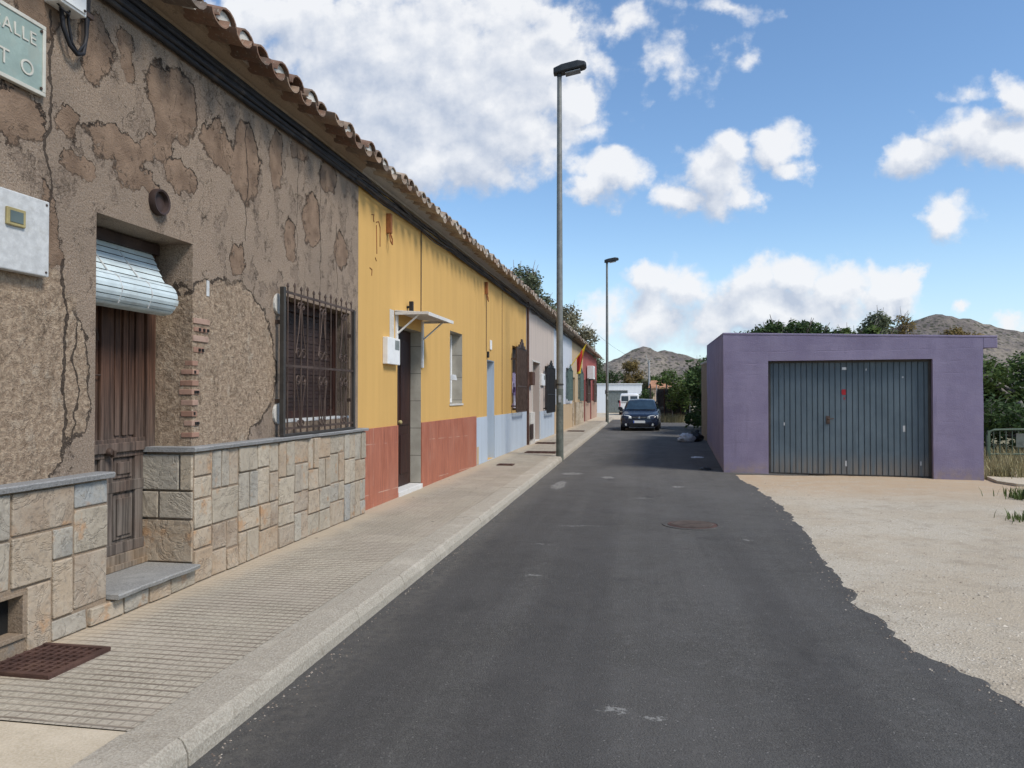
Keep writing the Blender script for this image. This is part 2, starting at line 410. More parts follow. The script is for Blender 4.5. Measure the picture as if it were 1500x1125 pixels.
def concrete(name, a, b, dark=(.2, .18, .15), sc_=1., bumpk=.5):
    m = Mt(name, .92, .2)
    n1 = m.noise(2.2 * sc_, 6, .65); n2 = m.noise(80 * sc_, 4, .7); n3 = m.noise(9 * sc_, 5, .7)
    c = m.mix(m.step(n2, .3, .72), a, b)
    c = m.mix(m.step(n1, .5, .72, 0, .55), c, sc(b, 1.15))
    c = m.mix(m.step(n3, .56, .75, 0, .7), c, dark)
    return m.out(c, bump=m.bump(m.math('ADD', n2, n3), bumpk, .01))

def gravel():
    m = Mt('crushed stone', .95, .15)
    n1 = m.noise(.5, 5, .6); n2 = m.noise(3, 5, .65); f = m.noise(120, 4, .75); v = m.vor(55); vc = m.vor(55, out='Color'); v2 = m.vor(120)
    c = m.mix(m.step(f, .3, .7), (.385, .33, .245), (.65, .58, .46))
    c = m.mix(m.step(m.sep(vc)[0], .2, .9, 0, .5), c, (.56, .505, .415))
    c = m.mix(m.step(n1, .42, .62, 0, .7), c, (.46, .375, .265))
    sp_ = m.vor(19, out='Color'); sd_ = m.vor(19)
    c = m.mix(m.math('MULTIPLY', m.step(sd_, .16, .24, .9, 0), m.math('GREATER_THAN', m.sep(sp_)[0], .62)), c, m.mix(m.sep(sp_)[1], (.17, .145, .115), (.72, .67, .58)))
    c = m.mix(m.step(n2, .52, .7, 0, .6), c, (.35, .30, .225))
    c = m.mix(m.step(m.noise(.9, 6, .7), .55, .7, 0, .5), c, (.30, .255, .195))
    c = m.mix(m.step(v, .38, .66, 0, .3), c, (.28, .235, .175))
    c = m.mix(m.step(m.noise(1.6, 7, .75), .54, .64, 0, .5), c, (.33, .275, .20))
    c = m.mix(m.step(v2, .4, .7, 0, .35), c, (.28, .235, .18))
    y = m.sep()[1]
    c = m.mix(m.math('MULTIPLY', m.step(y, 11.5, 14.2), m.step(n2, .25, .6, .3, .85)), c, (.45, .33, .215))
    h = m.math('SUBTRACT', m.math('ADD', m.math('MULTIPLY', f, .7), m.math('MULTIPLY', n2, 1.5)), m.math('MULTIPLY', v, .6))
    return m.out(c, bump=m.bump(h, .7, .013))

def earth():
    m = Mt('dry earth', .95, .1)
    n1 = m.noise(.08, 6, .6); n2 = m.noise(2, 6, .7); f = m.noise(50, 4)
    c = m.mix(m.step(f, .3, .7), (.26, .21, .145), (.40, .335, .25))
    c = m.mix(m.step(n1, .42, .6, 0, .7), c, (.17, .165, .085))
    c = m.mix(m.step(n2, .5, .7, 0, .6), c, (.20, .165, .11))
    return m.out(c, bump=m.bump(m.math('ADD', n2, f), .6, .03))

def hill_mat():
    m = Mt('rocky hillside', .95, .1)
    a = m.noise(.018, 7, .65); b = m.noise(.11, 5, .7); v = m.vor(.30); d = m.noise(.055, 6, .7)
    c = m.mix(m.step(a, .36, .64), (.13, .112, .10), (.25, .213, .172))
    c = m.mix(m.step(d, .54, .66, 0, .75), c, (.37, .325, .255))
    c = m.mix(m.step(b, .5, .62, 0, .8), c, (.115, .10, .10))
    c = m.mix(m.math('MULTIPLY', m.step(v, .24, .5, .95, 0), m.step(m.noise(.05, 4, .6), .36, .56, .2, 1)), c, (.058, .060, .040))
    return m.out(c, bump=m.bump(m.math('ADD', b, d), .8, 3.))

def leaf_mat(name, stops):
    m = Mt(name, .7, .25)
    c = m.ramp(m.tint(), stops)
    c = m.mix(m.step(m.noise(.9, 3), .35, .65, 0, .35), c, sc(stops[-1][1], .8))
    m.out(c)
    tr = m.n('ShaderNodeBsdfTranslucent', {'Color': m.mix(.5, c, sc(stops[-1][1], 1.2))})
    mx = m.n('ShaderNodeMixShader', {0: .25, 1: m.b.outputs[0], 2: tr.outputs[0]})
    o = next(n for n in m.nt.nodes if n.type == 'OUTPUT_MATERIAL')
    m.nt.links.new(mx.outputs[0], o.inputs[0])
    return m.m

def tinted(name, stops, rough=.8, spec=.3, bumpk=.3):
    m = Mt(name, rough, spec)
    c = m.ramp(m.tint(), stops); n = m.noise(25, 5, .65)
    c = m.mix(m.step(n, .45, .75, 0, .5), c, sc(stops[0][1], .6))
    return m.out(c, bump=m.bump(n, bumpk, .005))

def glass(name, col=(.02, .025, .03)):
    m = Mt(name, .08, .6)
    return m.out(m.mix(m.step(m.noise(3, 3), .4, .7, 0, .4), col, sc(col, 2.2)))

def red_dado():
    m = Mt('red streaked wall tile', .55, .4)
    st = m.noise(1, 6, .65, vec=m.scale((40, 40, 2.2))); b = m.noise(1.4, 5)
    c = m.mix(m.step(st, .3, .7), (.25, .078, .045), (.43, .155, .09))
    c = m.mix(m.step(b, .45, .7, 0, .4), c, (.40, .175, .115))
    c = m.mix(m.step(m.noise(1, 5, .65, vec=m.scale((9, 9, 1.6))), .62, .74, 0, .6), c, (.15, .06, .04))
    x, _, z = m.sep(); zs = m.math('ADD', z, m.math('MULTIPLY', x, .03))
    def line(v, at, w): return m.math('LESS_THAN', m.math('ABSOLUTE', m.math('SUBTRACT', v, at)), w)
    L = m.math('MAXIMUM', line(zs, .98, .005), line(zs, .33, .006))
    for at in (.5, 3.13): L = m.math('MAXIMUM', L, line(x, at, .005))
    gate = m.step(m.noise(2.2, 4), .46, .6, .0, .55)
    c = m.mix(m.math('MULTIPLY', L, gate), c, (.56, .42, .33))
    return m.out(c, rough=m.step(st, .3, .7, .45, .65), bump=m.bump(st, .15, .003))

def purple_mat():
    m = Mt('purple wall paint', .85, .25)
    a = m.noise(1.2, 5, .6); tr = m.noise(1, 5, .6, vec=m.scale((1.6, 1.6, 6))); f = m.noise(45, 4, .6)
    c = m.mix(m.step(a, .3, .7), (.200, .169, .250), (.248, .213, .298))
    c = m.mix(m.step(tr, .5, .7, 0, .3), c, (.268, .238, .315))
    c = m.mix(m.step(m.noise(4, 7, .72), .52, .72, 0, .5), c, (.165, .14, .20))
    c = m.mix(m.step(m.noise(1, 5, .65, vec=m.scale((7, 7, .5))), .55, .75, 0, .35), c, (.155, .13, .185))
    c = m.mix(m.step(m.noise(22, 4, .7), .66, .72, 0, .6), c, (.33, .30, .34))
    z = m.sep()[2]
    c = m.mix(m.math('MULTIPLY', m.step(z, .75, .1), m.step(m.noise(3.2, 7, .72), .5, .66, 0, .4)), c, (.25, .205, .235))
    c = m.mix(m.math('MULTIPLY', m.step(z, .34, .0), m.step(m.noise(6, 5), .4, .6, .2, .75)), c, (.30, .235, .205))
    course = m.math('FRACT', m.math('MULTIPLY', m.math('ADD', z, m.math('MULTIPLY', a, .12)), 4.3))
    h = m.math('ADD', m.math('MULTIPLY', tr, .6), m.math('MULTIPLY', f, .5))
    h = m.math('ADD', h, m.math('MULTIPLY', m.step(m.math('ABSOLUTE', m.math('SUBTRACT', course, .5)), .42, .5, 0, -.35), m.step(m.noise(1.1, 4), .5, .66, .0, .7)))
    return m.out(c, bump=m.bump(h, .6, .014))

def door_metal():
    m = Mt('blue grey sheet metal', .55, .4)
    a = m.noise(2, 5, .6); st = m.noise(1, 5, .6, vec=m.scale((14, 14, .7))); f = m.noise(70, 3)
    c = m.mix(m.step(a, .3, .7), (.072, .100, .118), (.10, .133, .153))
    c = m.mix(m.step(st, .52, .75, 0, .5), c, (.045, .062, .075))
    z = m.sep()[2]
    c = m.mix(m.math('MULTIPLY', m.step(z, .55, .03), m.step(st, .35, .6, .25, .8)), c, (.19, .155, .12))
    rust = m.step(m.noise(11, 6, .7), .68, .73, 0, .85)
    c = m.mix(rust, c, (.14, .06, .03))
    return m.out(c, rough=m.step(f, .3, .7, .45, .65), bump=m.bump(f, .1, .003))

M = {}
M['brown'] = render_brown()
M['stone'] = stone_mat()
M['mortar'] = concrete('beige mortar', (.19, .14, .095), (.29, .22, .155))
M['slate'] = concrete('grey slate cap', (.18, .178, .172), (.29, .285, .275), (.11, .108, .104))
M['tile'] = tile_mat(); M['tile_pale'] = tile_mat('lime washed roof tile', .8)
M['lime'] = concrete('pale lime mortar', (.44, .42, .375), (.62, .59, .53), (.28, .25, .21), 2)
M['cornice'] = concrete('ochre stained cornice', (.235, .175, .12), (.33, .25, .175), (.12, .088, .062), 1.5)
M['cornice_grey'] = concrete('grey cornice', (.33, .30, .26), (.44, .41, .36), (.2, .175, .15), 1.5)
M['wood'] = wood_mat('weathered brown door wood', (.034, .017, .011), (.130, .064, .039))
M['wood_dark'] = wood_mat('dark brown wood', (.016, .007, .006), (.05, .019, .012), .5, 0.)
M['kick'] = wood_mat('pale sill wood', (.25, .16, .085), (.42, .29, .17))
M['blind'] = plain('pale slat plastic', (.53, .60, .60), .45, var=.1, dirt=(.38, .40, .38))
M['iron'] = plain('dark wrought iron', (.085, .058, .045), .6, .3, var=.3, dirt=(.07, .045, .035))
M['iron_post'] = plain('dark grey steel', (.060, .054, .047), .55, .3, var=.2)
M['black'] = plain('black cable sheath', (.018, .018, .021), .6, var=.3, dirt=(.06, .05, .042))
M['cable_brown'] = plain('dusty cable sheath', (.055, .043, .034), .7, var=.4)
M['boxgrey'] = plain('pale grey box', (.50, .50, .485), .7, var=.12, scale=20, bumpk=.3, dirt=(.40, .39, .36))
M['white'] = plain('white plastic', (.70, .70, .68), .5, var=.06, dirt=(.5, .48, .44))
M['brass'] = plain('yellowed frame', (.33, .27, .12), .5, var=.2)
M['lens'] = glass('grey green lens', (.075, .09, .075))
M['sign'] = plain('pale green sign tile', (.27, .34, .30), .45, var=.12, scale=9, dirt=(.30, .33, .28))
M['sign_edge'] = plain('cream sign edge', (.52, .50, .43), .6, var=.12)
M['brick'] = tinted('hollow brick', [(0, (.26, .15, .105)), (.5, (.33, .19, .135)), (1, (.37, .26, .20))])
M['darkhole'] = plain('dark interior', (.012, .011, .010), .9)
M['yellow'] = paint_wall('yellow wall paint', (.56, .34, .112), .06, (.42, .27, .11), .25)
M['yellow2'] = paint_wall('yellow wall paint streaked', (.54, .328, .108), .08, (.38, .24, .10), .3)
M['red_tile'] = red_dado()
M['blue'] = paint_wall('pale blue dado paint', (.40, .455, .51), .08, (.30, .33, .36), .3)
M['beige'] = paint_wall('pinkish beige wall paint', (.48, .40, .34), .12, (.28, .23, .19), .45, chips=(.56, .52, .47))
M['whiteblue'] = paint_wall('bluish white wall paint', (.50, .52, .55), .08, (.33, .33, .34), .35)
M['ochre'] = paint_wall('pale ochre wall paint', (.46, .34, .21), .1, (.3, .22, .14), .4)
M['sandstone'] = tinted('sandstone facing', [(0, (.33, .26, .175)), (.5, (.45, .36, .25)), (1, (.50, .42, .31))])
M['redwall'] = paint_wall('faded red wall paint', (.30, .085, .075), .15, (.16, .06, .055), .5)
M['buff'] = paint_wall('buff dado render', (.40, .27, .20), .12, (.22, .15, .11), .4)
def reveal_mat():
    m = Mt('grey tiled reveal', .45, .4)
    z = m.sep()[2]; n_ = m.noise(3, 5, .6)
    c = m.mix(m.step(n_, .35, .65), (.33, .30, .245), (.44, .405, .335))
    c = m.mix(m.step(m.noise(12, 5, .65), .55, .75, 0, .5), c, (.24, .225, .19))
    jt = m.math('LESS_THAN', m.math('ABSOLUTE', m.math('SUBTRACT', m.math('FRACT', m.math('MULTIPLY', z, 2.3)), .5)), .012)
    return m.out(m.mix(jt, c, (.14, .13, .11)), bump=m.bump(n_, .1, .003))
M['reveal_tile'] = reveal_mat()
M['marble'] = concrete('white step stone', (.52, .50, .46), (.66, .64, .6), (.35, .32, .28), 1.5)
M['slab'] = concrete('grey step slate', (.185, .18, .168), (.31, .30, .275), (.115, .112, .105), 1.0)
M['shutter'] = plain('dark brown shutter', (.040, .024, .020), .6, var=.3, scale=3, dirt=(.075, .05, .042))
M['frame_grey'] = plain('grey green window frame', (.20, .22, .21), .6, var=.2)
M['green'] = plain('faded green shutter', (.085, .12, .105), .6, var=.25)
M['glass'] = glass('dark glass')
M['rust'] = plain('rusty iron', (.22, .085, .03), .9, var=.4, dirt=(.10, .045, .022))
M['rust_dark'] = plain('dark rusted cast iron', (.085, .045, .034), .75, .2, var=.3, bumpk=.4, dirt=(.13, .075, .052))
M['asphalt'] = asphalt()
M['paver'] = paver()
M['kerb'] = concrete('kerb concrete', (.29, .255, .20), (.475, .425, .345), (.22, .185, .135), 1.1, .9)
M['apron'] = concrete('sandy concrete', (.42, .35, .25), (.53, .455, .345), (.33, .28, .2), 1.)
M['gravel'] = gravel(); M['earth'] = earth(); M['hill'] = hill_mat()
M['pebble'] = tinted('loose stones', [(0, (.28, .23, .17)), (.5, (.44, .38, .295)), (1, (.58, .52, .42))])
M['debris'] = tinted('reddish grit', [(0, (.12, .09, .07)), (.5, (.25, .20, .155)), (1, (.40, .35, .28))])
M['tread'] = plain('worn cover iron', (.12, .095, .08), .8, .1, var=.3, dirt=(.09, .07, .06))
M['pole'] = plain('galvanised pole paint', (.20, .20, .182), .55, .3, var=.15, dirt=(.11, .112, .10))
M['pole_band'] = plain('grubby pole foot', (.115, .125, .105), .8, .1, var=.3, dirt=(.20, .19, .165))
M['lamp'] = plain('charcoal lamp housing', (.032, .036, .040), .5, .2, var=.15)
M['lamp_glass'] = glass('lamp glass', (.16, .17, .17))
M['sticker'] = plain('torn paper', (.36, .37, .36), .8, var=.3)
M['purple'] = purple_mat(); M['gdoor'] = door_metal()
M['purple_dark'] = plain('purple lintel paint', (.13, .085, .17), .8, var=.15)
M['redmark'] = plain('red paint mark', (.33, .018, .025), .7, var=.2)
M['whitewall'] = paint_wall('white wall paint', (.70, .72, .73), .04, (.55, .55, .53), .2)
M['greydoor'] = plain('grey green garage door', (.165, .185, .175), .6, var=.15)
M['carpaint'] = plain('dark blue car paint', (.008, .012, .026), .25, .0, var=.15, bumpk=.0, spec=.6)
M['vanpaint'] = plain('white van paint', (.72, .72, .71), .3, var=.04, bumpk=0, spec=.5)
M['carglass'] = glass('car glass', (.02, .035, .05))
M['trim'] = plain('black plastic trim', (.018, .018, .019), .6, var=.2)
M['tyre'] = plain('tyre rubber', (.016, .016, .016), .85, var=.2)
M['rim'] = plain('wheel trim silver', (.38, .38, .39), .4, .6, var=.1)
M['headlight'] = plain('clouded headlight', (.48, .50, .49), .18, var=.2, spec=.7, bumpk=.05)
M['plate'] = plain('number plate', (.66, .66, .64), .5, var=.05)
M['plate_blue'] = plain('blue plate band', (.03, .07, .35), .5)
M['indicator'] = plain('amber lamp', (.5, .2, .04), .3)
M['taillight'] = plain('red lamp', (.35, .02, .02), .3)
M['chrome'] = plain('chrome', (.6, .6, .6), .2, .9, var=.05)
M['fence_green'] = plain('grey green fence paint', (.085, .115, .078), .6, .2, var=.2, dirt=(.14, .135, .09))
M['net'] = plain('dark shade netting', (.030, .036, .034), .9, var=.4, dirt=(.06, .05, .04))
M['post'] = plain('pale fence post', (.33, .33, .32), .7, var=.2)
M['bark'] = concrete('grey bark', (.13, .115, .10), (.24, .22, .195), (.07, .06, .05), 2)
M['leaf_dark'] = leaf_mat('dark leaves', [(0, (.016, .030, .010)), (.5, (.036, .066, .019)), (1, (.085, .135, .038))])
M['leaf_mid'] = leaf_mat('green leaves', [(0, (.022, .042, .011)), (.5, (.055, .095, .022)), (1, (.13, .17, .045))])
M['leaf_grey'] = leaf_mat('grey green leaves', [(0, (.036, .050, .024)), (.5, (.085, .105, .055)), (1, (.20, .215, .13))])
M['leaf_pale'] = leaf_mat('pale dry leaves', [(0, (.065, .066, .035)), (.5, (.16, .15, .085)), (1, (.36, .33, .22))])
M['leaf_gold'] = leaf_mat('yellow brown leaves', [(0, (.07, .05, .018)), (.5, (.17, .12, .04)), (1, (.30, .22, .08))])
M['grass_dry'] = leaf_mat('dry grass', [(0, (.12, .105, .045)), (.5, (.24, .21, .10)), (1, (.42, .36, .20))])
M['grass_green'] = leaf_mat('green weeds', [(0, (.035, .055, .015)), (.5, (.075, .11, .03)), (1, (.15, .18, .06))])
M['terra_roof'] = plain('terracotta roof', (.40, .20, .11), .85, var=.2, scale=2)
M['cream'] = paint_wall('cream house wall', (.55, .42, .30), .08)
M['bag'] = plain('white rubbish bag', (.55, .56, .58), .4, var=.15, bumpk=.6, scale=14)
M['bag_dark'] = plain('dark rubbish bag', (.03, .032, .036), .35, var=.2, bumpk=.6, scale=14)
M['flag_red'] = plain('flag red cloth', (.46, .035, .025), .8, var=.15)
M['flag_yellow'] = plain('flag yellow cloth', (.62, .42, .03), .8, var=.15)
M['purple_cloth'] = tinted('patterned cloth', [(0, (.10, .06, .17)), (.5, (.19, .13, .30)), (1, (.62, .60, .66))])

# ------------------------------------------------------------------ the setting
def structure(o): o['kind'] = 'structure'; return o

# terrain sheet
g = MB()
xs = [-900, -300, -120, -60, -30, -12, 0, 12, 30, 60, 120, 300, 900]; ys = [-60, -20, 0, 20, 40, 60, 90, 140, 220, 400, 700, 1200]
for i in range(len(xs) - 1):
    for j in range(len(ys) - 1):
        g.face([(xs[i], ys[j], -.02), (xs[i + 1], ys[j], -.02), (xs[i + 1], ys[j + 1], -.02), (xs[i], ys[j + 1], -.02)])
structure(g.build('ground', M['earth']))

def kerb_x(y): return -1.9 + .0065 * (y - 4.7)
EDGE = [(-4, 6.5), (0, 4.2), (2, 3.05), (3.2, 2.36), (4.26, 1.96), (5.05, 1.73), (6.1, 1.62), (7.2, 1.72), (8.5, 1.86), (9.6, 1.97), (10.9, 2.03), (12.5, 2.02), (14, 2.0), (15.9, 1.95)]
def edge_x(y):
    for (a, b), (c, d) in zip(EDGE, EDGE[1:]):
        if a <= y <= c: return b + (d - b) * (y - a) / (c - a)
    return EDGE[-1][1] + (.7 if y > 16 else 0)
def edge_jag(y):
    k = 1.0 if y < 15.5 else .0
    return edge_x(y) + k * (.10 * noise.noise(Vector((y * 2.1, 3.3, 0))) + .05 * noise.noise(Vector((y * 9, 7.3, 0))) + .02 * noise.noise(Vector((y * 30, 1.3, 0))))

# asphalt: a thin layer with a ragged right lip
g = MB(); ys = [-4 + i * .05 for i in range(int(20 / .05))] + [16 + i for i in range(0, 36)]
for a, b in zip(ys, ys[1:]):
    xl0, xl1 = (kerb_x(a) - .05, kerb_x(b) - .05); xr0 = edge_jag(a) if a < 16 else 3.4; xr1 = edge_jag(b) if b < 16 else 3.4
    if a >= 45: xl0 = xl1 = -14
    n_ = 5
    for k in range(n_):
        u, v = k / n_, (k + 1) / n_
        def z(t, y): return .012 + .02 * (1 - (2 * t - 1) ** 2) * (1 if y > 0 else 1) - .0
        g.face([(xl0 + (xr0 - xl0) * u, a, z(u, a)), (xl0 + (xr0 - xl0) * v, a, z(v, a)), (xl1 + (xr1 - xl1) * v, b, z(v, b)), (xl1 + (xr1 - xl1) * u, b, z(u, b))])
    g.face([(xr0, a, .012), (xr0 + .025, a, -.012), (xr1 + .025, b, -.012), (xr1, b, .012)])
structure(g.build('road', M['asphalt'], smooth=True, recalc=False))

# far street beyond the row and the crossing
g = MB(); g.face([(-14, 51.05, .0), (7, 51.05, .0), (7, 74, .0), (-14, 74, .0)])
structure(g.build('side_street', M['apron'], recalc=False))

# crushed stone forecourt in front of the garage
g = MB(); nx, ny = 60, 70
def fz(x, y):
    e = max(0., min(1., (x - edge_x(min(y, 15.9))) / .5))
    return -.004 + e * (.012 + .03 * noise.noise(Vector((x * .5, y * .5, 5))) + .012 * noise.noise(Vector((x * 2.2, y * 2.2, 1)))) 
P = {}
for i in range(nx + 1):
    for j in range(ny + 1):
        x = 1.0 + 11 * i / nx; y = -2 + 19.5 * j / ny
        P[i, j] = (x, y, fz(x, y))
V = [P[i, j] for i in range(nx + 1) for j in range(ny + 1)]
g.faces(V, [(i * (ny + 1) + j, (i + 1) * (ny + 1) + j, (i + 1) * (ny + 1) + j + 1, i * (ny + 1) + j + 1) for i in range(nx) for j in range(ny)])
structure(g.build('gravel_forecourt', M['gravel'], smooth=True, recalc=False))

# pavement sheet, apron at the corner and kerb stones
g = MB(); ys = [3.03 + i * 1.0 for i in range(43)]
for a, b in zip(ys, ys[1:]):
    g.face([(-4.2, a, .145), (kerb_x(a) - .29, a, .13), (kerb_x(b) - .29, b, .13), (-4.2, b, .145)])
structure(g.build('pavement', M['paver'], recalc=False))
g = MB()
g.face([(-4.2, -3, .135), (-1.9, -3, .124), (-2.0, 3.03, .124), (-4.2, 3.03, .137)])
g.face([(-4.2, 45.03, .14), (-1.9, 45.03, .126), (-1.9, 53.6, .126), (-4.2, 53.6, .14)])
structure(g.build('pavement_corner', M['apron'], recalc=False))
g = MB(); y = -3.
while y < 53:
    y1 = y + 1.0
    k0, k1 = kerb_x(y), kerb_x(y1)
    def kp(k): 
        c = 0 if y < 45 else -.0
        return [(k + .02, -.03), (k + .012, .07), (k - .012, .118), (k - .032, .131), (k - .20, .134), (k - .205, .128), (k - .305, .127), (k - .305, -.03)]
    j = [R.uniform(-.004, .004), R.uniform(-.003, .003)]
    A = [(x + j[0], y + .003, z + j[1]) for x, z in kp(k0)]; B = [(x + j[0], y1 - .003, z + j[1]) for x, z in kp(k1)]
    n_ = len(A)
    g.tint = R.random()
    g.faces(A + B, [(i, (i + 1) % n_, (i + 1) % n_ + n_, i + n_) for i in range(n_)] + [tuple(range(n_)), tuple(range(n_, 2 * n_))])
    y = y1
structure(g.build('kerb', M['kerb'], bevel=.004))

# hills
def hill(name, cx, cy, peaks, w, d, seed):
    g = MB(); nx, ny = 150, 60; V = []
    for i in range(nx + 1):
        for j in range(ny + 1):
            x = cx - w / 2 + w * i / nx; y = cy - d / 2 + d * j / ny; h = -4
            for px, py, ph, sx, sy in peaks:
                q = math.hypot((x - px) / sx, (y - py) / sy)
                h = max(h, -4 + (ph + 4) * max(0, 1 - q) ** .92 if q < 1 else h)
            env = max(0, h) / 30
            h += env ** .5 * (2.6 * noise.noise(Vector((x * .035, y * .035, seed))) + 1.5 * noise.noise(Vector((x * .09, y * .09, seed))) + .8 * noise.noise(Vector((x * .25, y * .25, seed)))) if h > -3 else 0
            V.append((x, y, h))
    g.faces(V, [(i * (ny + 1) + j, (i + 1) * (ny + 1) + j, (i + 1) * (ny + 1) + j + 1, i * (ny + 1) + j + 1) for i in range(nx) for j in range(ny)])
    structure(g.build(name, M['hill'], smooth=True, recalc=False))
hill('hills', 30, 640, [(5, 600, 40.5, 88, 90), (22, 605, 38, 120, 100), (60, 640, 31, 160, 110), (-30, 650, 24, 130, 90)], 420, 260, 2.)
hill('hills', 310, 660, [(222, 610, 64.5, 165, 120), (246, 625, 61, 200, 130), (330, 650, 58, 260, 140), (190, 640, 52, 180, 110)], 700, 320, 9.)

# loose stones along the ragged edge and grit by the kerb
g = MB()
def stone(g, x, y, z, r):
    o = Vector((x, y, z)); g.tint = R.random()
    vs = [o + Vector((R.uniform(.6, 1.2) * r * math.cos(a), R.uniform(.6, 1.2) * r * math.sin(a), R.uniform(-.1, .2) * r)) for a in (0, 1.26, 2.5, 3.77, 5.0)]
    vs.append(o + Vector((R.uniform(-.3, .3) * r, R.uniform(-.3, .3) * r, r * R.uniform(.5, .95))))
    g.faces(vs, [(i, (i + 1) % 5, 5) for i in range(5)])
for _ in range(5200):
    y = 2.2 + 12.5 * R.random() ** 1.7; x = edge_x(y) + .03 + R.expovariate(1 / 1.1)
    if x > 8: continue
    stone(g, x, y, fz(x, y) - .002, R.uniform(.004, .013) * (1 if R.random() < .95 else 1.6))
o = g.build('loose_gravel', M['pebble'], recalc=False); tag(o, kind='stuff', label='loose pale stones scattered over the crushed stone forecourt', cat='gravel')
g = MB()
for _ in range(450):      # stones kicked onto the asphalt
    y = 2.6 + 12 * R.random() ** 1.5; x = edge_jag(y) + .03 - R.expovariate(1 / .10)
    stone(g, x, y, .014, R.uniform(.003, .011))
for _ in range(900):
    y = 2.6 + 16 * R.random() ** 1.8; x = kerb_x(y) + .045 + R.expovariate(1 / .07)
    stone(g, x, y, .012, R.uniform(.003, .010))
o = g.build('loose_grit', M['debris'], recalc=False); tag(o, kind='stuff', label='small grit gathered along both edges of the asphalt', cat='grit')

